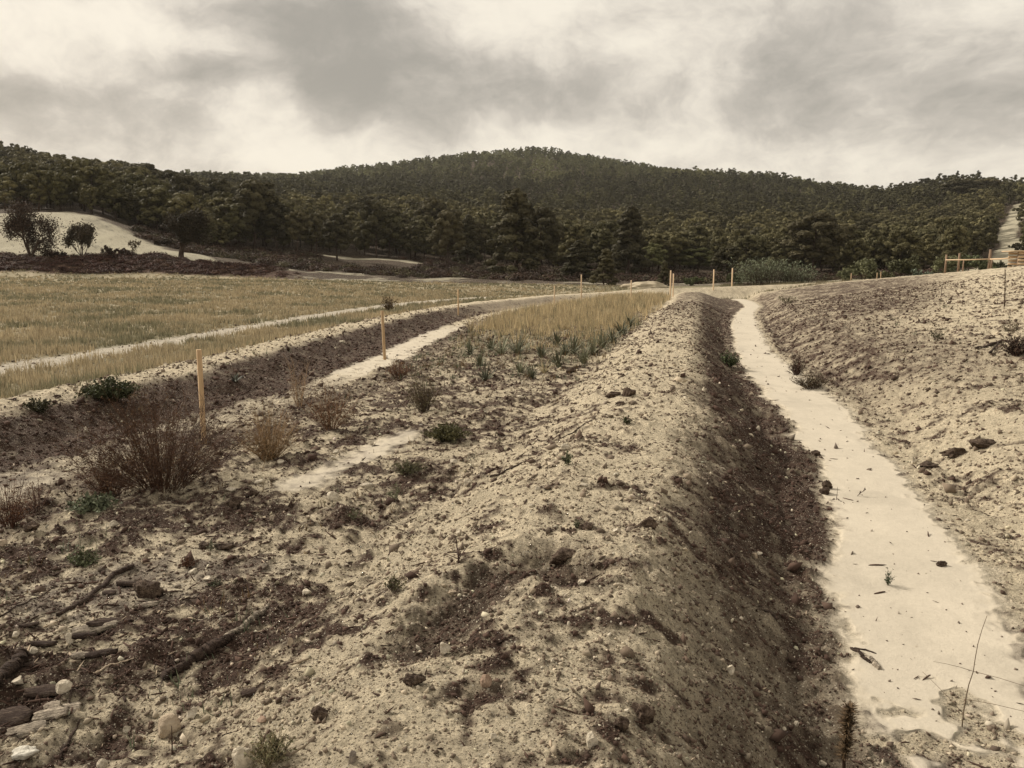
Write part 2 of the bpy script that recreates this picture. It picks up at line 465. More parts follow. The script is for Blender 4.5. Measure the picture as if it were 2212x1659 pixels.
        cvar = (1 + .13 * fbm(x, y * .4, 5, 4, 80, .65) + .07 * n1 - .45 * sst(.35, .75, perlin(x * .32 + y * .25, y * .05 - x * .04, 81) + .3 * n1) * sst(97, 103, y) * sst(60, 330, u) - .35 * sst(.45, .8, n1 + .4 * n2))[..., None]
        fl = fl * (1 - ch[..., None]) + CHALK * cvar * ch[..., None]
        wt = sst(3.0, 1.9, segd(x, y, TRACK_XY) * np.where(y < 140, .75, 1.0) + .8 * f6)
        wt = np.maximum(wt, sst(2.2, 1.4, segd(x, y, UPPER_XY) + .5 * f6))
        wt = np.maximum(wt, sst(1.5, .9, segd(x, y, LOWER_XY) + .3 * f6))
        fl = fl * (1 - wt[..., None]) + CHALK * 1.05 * wt[..., None]
        col = col * (1 - farw)[..., None] + fl * farw[..., None]
    return np.clip(col, .01, .8), rough, dict(dark=dark, silt=si, field=fld, track=tk, face=np.maximum(f1, f2))


def relief(x, y, rough):
    r = np.hypot(x, y)
    a = fbm(x, y, .9, 2, 1) * .030 + fbm(x, y, .30, 3, 2, .6) * .026
    b = np.abs(perlin(x / .11, y / .11, 3)) * .020 + np.abs(perlin(x / .047, y / .047, 4)) * .012 + perlin(x / .021, y / .021, 6) * .005
    lumps = np.clip(perlin(x / .17, y / .17, 8) - .25, 0, 1) * .045 + np.clip(perlin(x / .42, y / .42, 9) - .4, 0, 1) * .07
    an = math.radians(-38)
    sx, sy = x * math.cos(an) + y * math.sin(an), -x * math.sin(an) + y * math.cos(an)
    bank = sst(XB(np.clip(y, -3, 82)) + .9, XB(np.clip(y, -3, 82)) + 1.6, x) * sst(24, 15, y)
    rk = -np.clip(perlin(sx * .55, sy * 5.5, 61) + .4 * perlin(sx * 1.2, sy * 11, 62) - .2, 0, 1) * .07 * bank
    far = sst(90, 45, r)
    return (a + (b + lumps + rk) * sst(60, 25, r)) * rough * far


_WB = None
def ground_z(x, y):
    """height of the finished ground (relief included)"""
    x = np.atleast_1d(np.asarray(x, float)); y = np.atleast_1d(np.asarray(y, float))
    c, rough, _ = cover(x, y)
    return base_z(x, y) + relief(x, y, rough) - .10 * sst(.30, .05, segd(x, y, ERODED))


def pix(u, v, rmax=400.0):
    """point of the ground seen along the bearing read off the photograph"""
    d = pix_dir(u, v)
    ts = np.exp(np.linspace(math.log(1.2), math.log(rmax), 1400))
    P = d[None] * ts[:, None]; P[:, 2] += EYE
    f = P[:, 2] - ground_z(P[:, 0], P[:, 1])
    i = np.where(f < 0)[0]
    if len(i) == 0:
        return None
    i = max(int(i[0]), 1)
    t = ts[i - 1] + (ts[i] - ts[i - 1]) * f[i - 1] / max(f[i - 1] - f[i], 1e-6)
    q = d * t; q[2] += EYE
    return Vector(q)


def at_y(u, y):
    """point of the ground at a bearing and a distance"""
    x = (u - UC) / FPX * _CP * y
    return Vector((x, y, float(ground_z(x, y)[0])))


# ------------------------------------------------------------------ terrain sheet
def ground_material(name='soil'):
    m = bpy.data.materials.new(name); m.use_nodes = True
    T = NT(m.node_tree); m.node_tree.nodes.clear()
    at = T.n('ShaderNodeVertexColor', layer_name='Col')
    geo = T.n('ShaderNodeNewGeometry')
    pos = geo.outputs['Position']
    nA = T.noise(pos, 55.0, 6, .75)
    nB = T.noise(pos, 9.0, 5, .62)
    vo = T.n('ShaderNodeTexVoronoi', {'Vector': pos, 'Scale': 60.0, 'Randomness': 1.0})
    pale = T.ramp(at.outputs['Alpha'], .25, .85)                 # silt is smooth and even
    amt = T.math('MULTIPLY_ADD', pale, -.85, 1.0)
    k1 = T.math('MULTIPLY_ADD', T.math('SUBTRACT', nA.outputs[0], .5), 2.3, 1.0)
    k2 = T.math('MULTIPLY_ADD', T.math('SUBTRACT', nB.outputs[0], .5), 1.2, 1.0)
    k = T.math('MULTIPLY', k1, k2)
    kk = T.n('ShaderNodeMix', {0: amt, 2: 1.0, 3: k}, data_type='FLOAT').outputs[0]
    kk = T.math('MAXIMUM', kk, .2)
    c = T.n('ShaderNodeVectorMath', {0: at.outputs[0], 'Scale': kk}, operation='SCALE').outputs[0]
    # pale grit in the earth
    grit = T.math('MULTIPLY', T.math('LESS_THAN', vo.outputs['Distance'], .26), T.math('GREATER_THAN', T.n('ShaderNodeRGBToBW', {0: vo.outputs['Color']}).outputs[0], .64))
    grit = T.math('MULTIPLY', grit, T.math('SUBTRACT', 1.0, pale))
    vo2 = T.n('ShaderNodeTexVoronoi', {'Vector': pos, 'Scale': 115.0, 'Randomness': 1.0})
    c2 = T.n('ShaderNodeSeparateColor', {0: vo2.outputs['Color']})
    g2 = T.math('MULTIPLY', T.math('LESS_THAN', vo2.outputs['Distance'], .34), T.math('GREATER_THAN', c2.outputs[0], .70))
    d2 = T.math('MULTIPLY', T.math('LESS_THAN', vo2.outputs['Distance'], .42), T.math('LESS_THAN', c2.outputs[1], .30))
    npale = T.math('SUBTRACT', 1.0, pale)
    c = T.mix(T.math('MULTIPLY', T.math('MULTIPLY', d2, npale), .72), c, (.060, .043, .032, 1))  # dark organic crumbs, with their tiny shadows painted into the soil colour
    c = T.mix(T.math('MULTIPLY', T.math('MULTIPLY', g2, npale), .62), c, (.42, .36, .27, 1))
    c = T.mix(T.math('MULTIPLY', grit, .8), c, (.50, .45, .36, 1))
    h = T.math('ADD', T.math('MULTIPLY', nA.outputs[0], .030), T.math('MULTIPLY', nB.outputs[0], .040))
    bump = T.n('ShaderNodeBump', {'Height': T.math('MULTIPLY', h, amt), 'Strength': 1.0, 'Distance': 1.0})
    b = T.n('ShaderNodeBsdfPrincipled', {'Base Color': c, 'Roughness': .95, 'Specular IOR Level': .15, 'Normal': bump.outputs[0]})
    T.n('ShaderNodeOutputMaterial', {0: b.outputs[0]})
    return m


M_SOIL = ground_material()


def ratio(r):
    return np.interp(r, [0.4, 1.4, 1.5, 5, 20, 60, 300, 420, 3200], [.12, .10, .0036, .0038, .0060, .0080, .010, .03, .08])


def build_terrain():
    rs = [0.4]
    while rs[-1] < 3000:
        rs.append(rs[-1] * (1 + float(ratio(rs[-1]))))
    rs = np.array(rs)
    fine = np.radians(np.linspace(-50, 50, 1150))
    side = np.radians(np.linspace(50, 310, 90))[1:-1]
    th = np.concatenate([fine, side])
    nr, nt = len(rs), len(th)
    R, TH = np.meshgrid(rs, th, indexing='ij')
    x = (R * np.sin(TH)).ravel(); y = (R * np.cos(TH)).ravel()
    print('terrain', nr, nt, nr * nt)
    c, rough, z = np.zeros((nr * nt, 4), np.float32), np.zeros(nr * nt), np.zeros(nr * nt)
    zid = np.zeros(nr * nt, np.int8)
    CH = 160 * nt
    for i in range(0, nr * nt, CH):
        sl_ = slice(i, i + CH)
        xs, ys = x[sl_], y[sl_]
        cc, rg, w = cover(xs, ys)
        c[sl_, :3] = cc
        c[sl_, 3] = w['silt']
        z[sl_] = base_z(xs, ys) + relief(xs, ys, rg) - .10 * sst(.30, .05, segd(xs, ys, ERODED))
        yc = np.clip(ys, -3, 82)
        xb, wb, xc, xl, xk = XB(yc), WB(yc), XC(yc), XL(yc), XK(yc)
        q = np.zeros(len(xs), np.int8)
        nearw = (ys < np.where(xs < 9, 86.5, 75)) & (xs < 30)
        q[(xs > xc - 1.7) & (xs < xb - wb)] = 1                      # middle berm
        q[(xs > xk - .6) & (xs < xl - .4)] = 2                       # field-side berm
        q[xs < xk - .6] = 3                                          # field
        q[xs > xb + wb] = 4                                          # right bank
        q[w['silt'] > .5] = 5
        q[(w['track'] > .5)] = 6
        q[segd(xs, ys, [(12.5, 67.4), (26, 68.3)]) < 4.5] = 7
        q[~nearw] = 8
        q[(~nearw) & (chalk_mask(xs, ys) > .5)] = 9
        q[ys < -2] = 0
        zid[sl_] = q
    V = np.stack([x, y, z], 1)
    i, j = np.meshgrid(np.arange(nr - 1), np.arange(nt), indexing='ij')
    j2 = (j + 1) % nt
    F = np.stack([i * nt + j, i * nt + j2, (i + 1) * nt + j2, (i + 1) * nt + j], -1).reshape(-1, 4)[:, ::-1]
    fz = zid[F[:, 0]]
    names = {0: 'ground', 1: 'earth_berm', 2: 'earth_berm', 3: 'field', 4: 'earth_bank', 5: 'ditch_bed', 6: 'dirt_path', 7: 'earth_bank', 8: 'hills', 9: 'hillside'}
    for k, nm in names.items():
        f = F[fz == k]
        if not len(f):
            continue
        used, inv = np.unique(f.ravel(), return_inverse=True)
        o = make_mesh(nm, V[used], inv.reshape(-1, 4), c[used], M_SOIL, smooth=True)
        tag(o, kind='structure')
    # centre cap under the camera
    nv = nt + 1
    Vc = np.concatenate([V[:nt], [[0, 0, float(base_z(np.array([0.]), np.array([0.]))[0])]]])
    Fc = np.array([[k, nt, (k + 1) % nt] for k in range(nt)])
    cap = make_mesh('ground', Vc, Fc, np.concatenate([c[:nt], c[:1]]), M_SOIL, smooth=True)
    tag(cap, kind='structure')


build_terrain()


# ------------------------------------------------------------------ materials for things
def leafy_material(name, rough=.7, trans=.15, vary=.25):
    m = bpy.data.materials.new(name); m.use_nodes = True
    T = NT(m.node_tree); m.node_tree.nodes.clear()
    at = T.n('ShaderNodeVertexColor', layer_name='Col')
    oi = T.n('ShaderNodeObjectInfo')
    k = T.math('MULTIPLY_ADD', oi.outputs['Random'], vary, 1 - vary / 2)
    hs = T.n('ShaderNodeHueSaturation', {'Hue': T.math('MULTIPLY_ADD', oi.outputs['Random'], -.012, .506), 'Saturation': 1.0, 'Value': k, 'Fac': 1.0, 'Color': at.outputs[0]}).outputs[0]
    d = T.n('ShaderNodeBsdfPrincipled', {'Base Color': hs, 'Roughness': rough, 'Specular IOR Level': .2})
    out = d.outputs[0]
    if trans > 0:
        t = T.n('ShaderNodeBsdfTranslucent', {'Color': hs})
        out = T.n('ShaderNodeMixShader', {0: trans, 1: d.outputs[0], 2: t.outputs[0]}).outputs[0]
    T.n('ShaderNodeOutputMaterial', {0: out})
    return m


def rough_material(name, col, col2, scale=20.0, rough=.9, stretch=(1, 1, 1), bump=.01, contrast=(.35, .65), spec=.2):
    m = bpy.data.materials.new(name); m.use_nodes = True
    T = NT(m.node_tree); m.node_tree.nodes.clear()
    tco = T.n('ShaderNodeTexCoord')
    vec = T.vm('MULTIPLY', tco.outputs['Object'], stretch)
    n = T.noise(vec, scale, 6, .65)
    n2 = T.noise(vec, scale * 4.1, 4, .6)
    f = T.ramp(T.math('ADD', T.math('MULTIPLY', n.outputs[0], .7), T.math('MULTIPLY', n2.outputs[0], .3)), contrast[0], contrast[1])
    oi = T.n('ShaderNodeObjectInfo')
    c = T.mix(f, (*col, 1), (*col2, 1))
    c = T.n('ShaderNodeVectorMath', {0: c, 'Scale': T.math('MULTIPLY_ADD', oi.outputs['Random'], .3, .85)}, operation='SCALE').outputs[0]
    b = T.n('ShaderNodeBump', {'Height': f, 'Strength': .7, 'Distance': bump})
    p = T.n('ShaderNodeBsdfPrincipled', {'Base Color': c, 'Roughness': rough, 'Specular IOR Level': spec, 'Normal': b.outputs[0]})
    T.n('ShaderNodeOutputMaterial', {0: p.outputs[0]})
    return m


M_LEAF = leafy_material('foliage', .75, .03, .55)
M_GRASS = leafy_material('grass_blades', .8, .25, .0)
M_CRUMB = leafy_material('loose_soil', .95, 0.0, .0)
M_BARK = rough_material('pine_bark', (.035, .022, .016), (.085, .058, .042), 3.0, bump=.03)
M_STONE = rough_material('limestone', (.36, .31, .235), (.56, .50, .40), 9.0, bump=.012)
M_TAN = rough_material('tan_stone', (.32, .25, .18), (.44, .36, .265), 9.0, bump=.01)
M_DARKWOOD = rough_material('weathered_wood', (.035, .022, .017), (.17, .125, .095), 14.0, stretch=(1, 6, 6), bump=.02, contrast=(.42, .72))
M_GREYWOOD = rough_material('grey_bark', (.07, .052, .04), (.40, .34, .265), 22.0, stretch=(1, 4, 4), bump=.02, contrast=(.3, .6))
M_CLOD = rough_material('earth_clod', (.034, .020, .014), (.15, .11, .08), 30.0, bump=.02)
M_STAKE = rough_material('sawn_pine', (.38, .255, .145), (.50, .36, .215), 5.0, stretch=(6, 6, .5), bump=.002, rough=.7)
M_STAKEPALE = rough_material('sawn_pine_pale', (.52, .38, .24), (.64, .49, .33), 5.0, stretch=(6, 6, .5), bump=.002, rough=.7)
M_FENCE = rough_material('fence_timber', (.17, .112, .075), (.30, .21, .14), 6.0, stretch=(4, 4, .6), bump=.004, rough=.75)
M_RAIL = rough_material('rail_timber', (.50, .36, .22), (.62, .47, .32), 6.0, stretch=(.6, 4, 4), bump=.004, rough=.75)


def tri_cloud(C, N, size, aspect=1.0, R=None, up=None):
    """one leaf triangle at each centre C, facing N; returns verts, faces"""
    R = R or rng
    n = len(C)
    N = N / np.maximum(np.linalg.norm(N, axis=1, keepdims=True), 1e-6)
    ref = R.normal(size=(n, 3)) if up is None else np.broadcast_to(np.array(up, float), (n, 3)) + .5 * R.normal(size=(n, 3))
    T = np.cross(N, ref); T /= np.maximum(np.linalg.norm(T, axis=1, keepdims=True), 1e-6)
    B = np.cross(N, T)
    s = (size * R.uniform(.7, 1.35, n))[:, None] if np.ndim(size) == 0 else size[:, None]
    V = np.empty((n, 3, 3))
    V[:, 0] = C - T * s * .5 * aspect - B * s * .35
    V[:, 1] = C + T * s * .5 * aspect - B * s * .35
    V[:, 2] = C + B * s * .75
    return V.reshape(-1, 3), np.arange(n * 3).reshape(-1, 3)


def tube(P, rad, sides=6, cap=True):
    """tapered tube through the points P -> verts, tri faces"""
    P = np.asarray(P, float); n = len(P)
    rad = np.broadcast_to(np.asarray(rad, float), (n,))
    D = np.gradient(P, axis=0); D /= np.maximum(np.linalg.norm(D, axis=1, keepdims=True), 1e-9)
    ref = np.array([0.31, .77, .55]) if abs(D[0] @ np.array([0.31, .77, .55])) < .9 else np.array([1., 0, 0])
    A = np.cross(D, ref); A /= np.maximum(np.linalg.norm(A, axis=1, keepdims=True), 1e-9)
    B = np.cross(D, A)
    an = np.linspace(0, 2 * math.pi, sides, endpoint=False)
    V = (P[:, None] + rad[:, None, None] * (np.cos(an)[None, :, None] * A[:, None] + np.sin(an)[None, :, None] * B[:, None])).reshape(-1, 3)
    F = []
    for i in range(n - 1):
        for j in range(sides):
            k = (j + 1) % sides
            a, b, c, d = i * sides + j, i * sides + k, (i + 1) * sides + k, (i + 1) * sides + j
            F += [(a, b, c), (a, c, d)]
    if cap:
        m = len(V)
        V = np.concatenate([V, P[:1], P[-1:]])
        for j in range(sides):
            k = (j + 1) % sides
            F += [(m, k, j), (m + 1, (n - 1) * sides + j, (n - 1) * sides + k)]
    return V, np.array(F)


class Acc:
    """collects pieces of ONE mesh"""
    def __init__(s):
        s.V, s.F, s.C, s.n = [], [], [], 0
    def add(s, V, F, col=(.5, .5, .5)):
        V = np.asarray(V, float); F = np.asarray(F)
        s.V.append(V); s.F.append(F + s.n); s.n += len(V)
        c = np.asarray(col, float)
        s.C.append(np.broadcast_to(c, (len(V), 3)) if c.ndim == 1 else c)
    def mesh(s, name, mat, smooth=False, parent=None, link=True):
        return make_mesh(name, np.concatenate(s.V), np.concatenate(s.F), np.concatenate(s.C), mat, smooth, parent, link)


def box(c, s, rot=None):
    x, y, z = np.array(s) / 2
    V = np.array([(-x, -y, -z), (x, -y, -z), (x, y, -z), (-x, y, -z), (-x, -y, z), (x, -y, z), (x, y, z), (-x, y, z)])
    F = np.array([(0, 2, 1), (0, 3, 2), (4, 5, 6), (4, 6, 7), (0, 1, 5), (0, 5, 4), (1, 2, 6), (1, 6, 5), (2, 3, 7), (2, 7, 6), (3, 0, 4), (3, 4, 7)])
    if rot is not None:
        V = V @ np.array(rot).T
    return V + np.array(c), F


_t = (1 + 5 ** .5) / 2
ICO_V = np.array([(-1, _t, 0), (1, _t, 0), (-1, -_t, 0), (1, -_t, 0), (0, -1, _t), (0, 1, _t), (0, -1, -_t), (0, 1, -_t), (_t, 0, -1), (_t, 0, 1), (-_t, 0, -1), (-_t, 0, 1)]) / math.hypot(1, _t)
ICO_F = np.array([(0, 11, 5), (0, 5, 1), (0, 1, 7), (0, 7, 10), (0, 10, 11), (1, 5, 9), (5, 11, 4), (11, 10, 2), (10, 7, 6), (7, 1, 8), (3, 9, 4), (3, 4, 2), (3, 2, 6), (3, 6, 8), (3, 8, 9), (4, 9, 5), (2, 4, 11), (6, 2, 10), (8, 6, 7), (9, 8, 1)])


def ico(level):
    V, F = ICO_V.copy(), ICO_F.copy()
    for _ in range(level):
        cache = {}; V = list(map(tuple, V)); nf = []
        def mid(a, b):
            k = (min(a, b), max(a, b))
            if k not in cache:
                q = np.array(V[a]) + np.array(V[b]); q /= np.linalg.norm(q)
                cache[k] = len(V); V.append(tuple(q))
            return cache[k]
        for a, b, c in F:
            ab, bc, ca = mid(a, b), mid(b, c), mid(c, a)
            nf += [(a, ab, ca), (b, bc, ab), (c, ca, bc), (ab, bc, ca)]
        V, F = np.array(V), np.array(nf)
    return V, F


ICO1, ICO2, ICO3 = ico(1), ico(2), ico(3)


# ------------------------------------------------------------------ trees
LEAFC = np.array([.092, .082, .036])
LEAF_DARK = np.array([.058, .050, .024])
LEAF_BRIGHT = np.array([.115, .115, .045])


def pine_parts(seed, H=9.0, R=2.7, style='round', clumps=34, per=60, leaf=.34, col=LEAFC, bare=.32):
    """trunk + crown of a Mediterranean pine; the crown is puffs of needles on limbs"""
    r = np.random.default_rng(seed)
    tr, cr = Acc(), Acc()
    lean = r.normal(0, .05, 2)
    ts = np.linspace(0, 1, 7)
    wig = np.cumsum(r.normal(0, .012, (7, 2)), 0) * H
    P = np.stack([lean[0] * H * ts + wig[:, 0], lean[1] * H * ts + wig[:, 1], H * .93 * ts - .3 * (ts == 0)], 1)
    tr.add(*tube(P, np.interp(ts, [0, .15, 1], [.20, .14, .025]) * H / 9, 6))
    axis = lambda t: np.array([np.interp(t, ts, P[:, k]) for k in range(3)])
    cents = []
    for i in range(clumps):
        t = bare + (1 - bare) * ((i + r.uniform(0, 1)) / clumps) ** (.9 if style == 'round' else .85)
        q = (t - bare) / (1 - bare)
        if style == 'cone':
            prof = (1 - q) ** .75 * .95 + .05
        elif style == 'umbrella':
            prof = (.35 + .65 * min(1, q * 1.6)) * (1 - max(0, q - .72) / .28 * .65)
        else:
            prof = math.sin(math.pi * (.16 + .76 * q)) ** .75
        a = i * 2.399 + r.uniform(-.6, .6)
        L = R * prof * math.sqrt(r.uniform(.12, 1.0))
        o = axis(min(t * .93, 1))
        c = o + np.array([math.cos(a) * L, math.sin(a) * L, .12 * L + r.normal(0, .12)])
        c[2] = min(c[2], H * .97)
        rad = H / 9 * r.uniform(.50, .95) * (.75 + .35 * prof) * (1.0 if style != 'cone' else .85)
        cents.append((c, rad, o))
        if L > .5 and i % 2 == 0 and per > 40:
            b = axis(max(bare * .8, t - .10))
            m = (b + c) / 2 + np.array([0, 0, -.08 * L])
            tr.add(*tube([b, m, c], [.055 * H / 9, .035 * H / 9, .012], 4, cap=False))
    for c, rad, o in cents:
        n = max(6, int(per * rad * rad * 1.45))
        d = r.normal(size=(n, 3)); d[:, 2] += .35
        d /= np.linalg.norm(d, axis=1, keepdims=True)
        f = r.uniform(.55, 1.0, n) ** .6
        C = c + d * f[:, None] * np.array([rad, rad, rad * .62])
        N = d + .32 * r.normal(size=(n, 3))
        V, F = tri_cloud(C, N, leaf, 1.0, r)
        k = r.uniform(.78, 1.22) * np.repeat(r.uniform(.85, 1.18, n), 3)
        cr.add(V, F, col[None] * k[:, None])
    return tr, cr


def broad_parts(seed, H=5.0, R=2.4, stems=4, leafn=5000, leaf=.12, col=(.05, .035, .02), spread=.55, fill=.9, trunk=.16):
    """open-crowned deciduous tree or big bush: forking twiggy limbs with small leaves along them"""
    r = np.random.default_rng(seed)
    tr, cr = Acc(), Acc()
    tips = []
    def grow(p, d, L, rad, depth):
        n = 5
        pts = [p]
        dd = d.copy()
        for k in range(n - 1):
            dd = dd + r.normal(0, .14, 3); dd[2] += .03; dd /= np.linalg.norm(dd)
            pts.append(pts[-1] + dd * L / (n - 1))
        tr.add(*tube(pts, np.linspace(rad, rad * .55, n), 5 if depth < 2 else 3, cap=False))
        if depth >= 2:
            tips.extend(pts[1:])
        if depth < 4:
            for k in range(r.integers(2, 4)):
                q = pts[r.integers(2, n)]
                v = dd + r.normal(0, spread, 3); v[2] += .12; v /= np.linalg.norm(v)
                grow(q, v, L * r.uniform(.58, .82), rad * .52, depth + 1)
    for s in range(stems):
        a = s * 2 * math.pi / stems + r.uniform(-.5, .5)
        tilt = r.uniform(.25, .65) if stems > 1 else .08
        d = np.array([math.cos(a) * tilt, math.sin(a) * tilt, 1.0]); d /= np.linalg.norm(d)
        grow(np.array([math.cos(a) * .05, math.sin(a) * .05, -.08]), d, H * .36, trunk * H / 5 / stems ** .35, 0)
    V = np.concatenate(tr.V); T = np.array(tips)
    top = T[:, 2].max(); sc = np.array([R / max(np.percentile(np.abs(T[:, 0]), 97), .1), R / max(np.percentile(np.abs(T[:, 1]), 97), .1), H / top])
    tr.V = [v * sc for v in tr.V]; T = T * sc
    idx = r.integers(0, len(T), leafn)
    C = T[idx] + r.normal(0, H * .035 * fill, (leafn, 3))
    Vv, F = tri_cloud(C, r.normal(size=(leafn, 3)) + np.array([0, 0, .5]), leaf, .8, r)
    cr.add(Vv, F, np.array(col)[None] * np.repeat(r.uniform(.6, 1.5, leafn), 3)[:, None])
    return tr, cr


def set_plant(name, parts, loc, rz, label, cat, group=None, scale=1.0, names=('trunk', 'crown'), mats=None):
    e = empty(name, loc, rz)
    e.scale = (scale,) * 3
    mats = mats or (M_BARK, M_LEAF)
    for p, nm, m in zip(parts, names, mats):
        if isinstance(p, Acc):
            if p.n:
                p.mesh(nm, m, parent=e)
        else:
            o = bpy.data.objects.new(nm, p); COL.objects.link(o); o.parent = e
    tag(e, label, cat, group)
    return e


def parts_mesh(parts, names=('trunk', 'crown'), mats=None):
    mats = mats or (M_BARK, M_LEAF)
    return [p.mesh(n, m, link=False) for p, n, m in zip(parts, names, mats)]


print('pines')
NEARP = {
    'round': [parts_mesh(pine_parts(100 + k, 9, 2.6 + .3 * (k % 2), 'round', 46, 260, .25, col=LEAF_DARK * (1, 1.25, .9)[k], bare=.30)) for k in range(3)],
    'umbrella': [parts_mesh(pine_parts(120 + k, 9, 2.5, 'umbrella', 40, 260, .25, col=LEAF_DARK * 1.3, bare=.42)) for k in range(2)],
    'cone': [parts_mesh(pine_parts(140 + k, 9, 2.35, 'cone', 60, 300, .24, col=LEAF_DARK * (.85, 1.05)[k], bare=.06)) for k in range(2)],
    'bright': [parts_mesh(pine_parts(160 + k, 9, 2.9, 'round', 40, 260, .25, col=LEAF_BRIGHT, bare=.33)) for k in range(2)],
}
MIDP = [parts_mesh(pine_parts(200 + k, 9, 2.7, ('round', 'umbrella', 'round', 'cone', 'round')[k], 44, 130, .36, bare=.25)) for k in range(5)]


def depth_for(u, v, lo=88., hi=420.):
    """distance at which the far land is seen at row v on bearing u"""
    ys = np.linspace(lo, hi, 600)
    x = (u - UC) / FPX * _CP * ys
    z = far_z(x, ys)
    t = (z - EYE) / ys
    cp, sp = math.cos(PITCH), math.sin(PITCH)
    a = (t * cp + sp) / (cp - t * sp)
    vv = VC - a * FPX
    i = np.where(vv <= v)[0]
    return float(ys[i[0]]) if len(i) else hi


taken = []
# bearing, row of the foot, row of the top, style, half width in photo px, label
FRONT = [
    (328, 452, 350, 'round', 52, 'broad dark pine standing tallest on the skyline left of the hill dip'),
    (372, 470, 366, 'round', 40, 'pine with bare leaning stem right of the broad skyline pine'),
    (418, 500, 372, 'round', 46, 'tall rounded pine behind the lone almond tree at the chalk slope foot'),
    (470, 508, 381, 'round', 40, 'dark pine between the two tall pines above the chalk slope tail'),
    (553, 540, 386, 'round', 58, 'very tall broad pine with two bare stems at the wood edge'),
    (600, 545, 420, 'round', 40, 'dark pine close beside the very tall two-stemmed pine'),
    (645, 556, 449, 'umbrella', 30, 'small crowned pine on a thin straight trunk at the wood edge'),
    (684, 548, 455, 'umbrella', 26, 'slim pine right of the small crowned thin-trunked pine'),
    (728, 563, 456, 'round', 36, 'yellow-tipped pine standing before the left end of the white bank'),
    (769, 522, 438, 'umbrella', 25, 'slim high pine rising behind the white bank between trees'),
    (814, 558, 428, 'round', 36, 'tall pine with pale trunk foot against the white bank'),
    (858, 549, 447, 'round', 44, 'spreading low-branched pine right of the pale-footed tall pine'),
    (933, 545, 422, 'round', 40, 'tall yellow-topped pine right of the white bank'),
    (967, 580, 449, 'round', 40, 'pine with straight dark trunk low before the yellow-topped pine'),
    (1003, 575, 456, 'cone', 34, 'pointed pine left of the giant dark pine'),
    (1034, 566, 472, 'round', 30, 'small pine tucked against the giant dark pine'),
    (1112, 597, 397, 'cone', 74, 'giant dark pine, the largest tree of the wood edge'),
    (1168, 596, 440, 'round', 50, 'dark pine merging with the right flank of the giant pine'),
    (1237, 606, 511, 'cone', 46, 'broad low dark conical pine right of the giant pine'),
    (1305, 617, 528, 'cone', 34, 'young pointed pine, bushy to the ground, left of the pale track end'),
    (1346, 596, 434, 'cone', 52, 'big pointed pine standing alone at the slope foot'),
    (1411, 595, 522, 'bright', 30, 'bright green round-topped pine right of the big pointed pine'),
    (1432, 618, 556, 'cone', 18, 'small dark pointed pine beside the pair of stakes'),
    (1506, 592, 530, 'bright', 42, 'bright green spreading pine left of the cane thicket'),
    (1571, 603, 527, 'round', 32, 'low dark pine at the left edge of the cane thicket'),
    (1655, 575, 486, 'round', 42, 'round pine rising behind the cane thicket'),
    (1758, 598, 452, 'round', 66, 'massive dark pine at the right end of the cane thicket'),
    (1815, 590, 480, 'round', 44, 'dark pine right of the massive pine by the cane thicket'),
    (1870, 560, 470, 'round', 40, 'dark pine above the low grey-green shrubs'),
    (2068, 450, 384, 'round', 46, 'flat-topped pine crowning the knoll at the upper right'),
    (2110, 446, 385, 'umbrella', 36, 'pine at the steep right end of the knoll'),
]
PX_H = lambda px, y: px / FPX * y * 1.01
nb = {}
for (u, vb, vt, st, hw, lab) in FRONT:
    y = depth_for(u, vb, 84 if vb > 600 else 90)
    x = (u - UC) / FPX * _CP * y
    h = PX_H(vb - vt, y)
    ms = NEARP[st]; k = nb.get(st, 0); nb[st] = k + 1
    e = set_plant('pine_tree', ms[k % len(ms)], (x, y, float(far_z(x, y)) - .15), (k * 2.1 + u) % 6.28, lab, 'pine', 'pines of the wood edge')
    s = h / 8.9
    w = PX_H(hw, y) / (3.05 if st != 'cone' else 2.6)
    e.scale = (w, w, s)
    taken.append((x, y, max(w * 2.2, 1.6)))

# the wood: jittered positions over the slopes
def free_of_trees(x, y):
    u = bearing(x, y)
    ok = chalk_mask(x, y) < .12
    ok &= ~((u < 470) & (y < 133) & (u > -400))
    ok &= ~((u <= -400) & (y < 100))
    ok &= segd(x, y, TRACK_XY) > np.where(y < 140, 6.5, 4.6)
    ok &= (segd(x, y, UPPER_XY) > 4.0) & (segd(x, y, LOWER_XY) > 4.2)
    ok &= ~((u > 690) & (u < 905) & (y > 140) & (y < 157))
    front = np.interp(u, [-600, 0, 450, 520, 640, 900, 1100, 1250, 1330, 1480, 1600, 1750, 1850, 2040, 2130, 2160, 2600], [100, 129, 131, 150, 158, 160, 163, 150, 150, 158, 160, 142, 141, 139, 135, 150, 150])
    ok &= y > front
    return ok


def forest_points():
    out = []
    for lo, hi, cell in ((100, 190, 4.8), (190, 330, 5.3), (330, 520, 6.2), (520, 1000, 7.4)):
        X = hi * 1.02
        gx, gy = np.meshgrid(np.arange(-X, X, cell), np.arange(lo, hi, cell))
        gx = gx.ravel() + rng.uniform(-.45, .45, gx.size) * cell; gy = gy.ravel() + rng.uniform(-.45, .45, gy.size) * cell
        u = bearing(gx, gy)
        k = (u > -420) & (u < 2640)
        gx, gy, u = gx[k], gy[k], u[k]
        # nothing beyond the crest can be seen
        z = far_z(gx, gy)
        el = (z - EYE) / gy
        hid = np.zeros(len(gx), bool)
        for f in (.6, .7, .78, .85, .9, .94):
            zz = far_z(gx * f, gy * f)
            hid |= (zz - EYE) / (gy * f) > el + 10. / gy + .002
        k = ~hid & free_of_trees(gx, gy) & (fbm(gx, gy, 26, 2, 301) > -.75)
        out.append(np.stack([gx[k], gy[k], z[k]], 1))
    return np.concatenate(out)


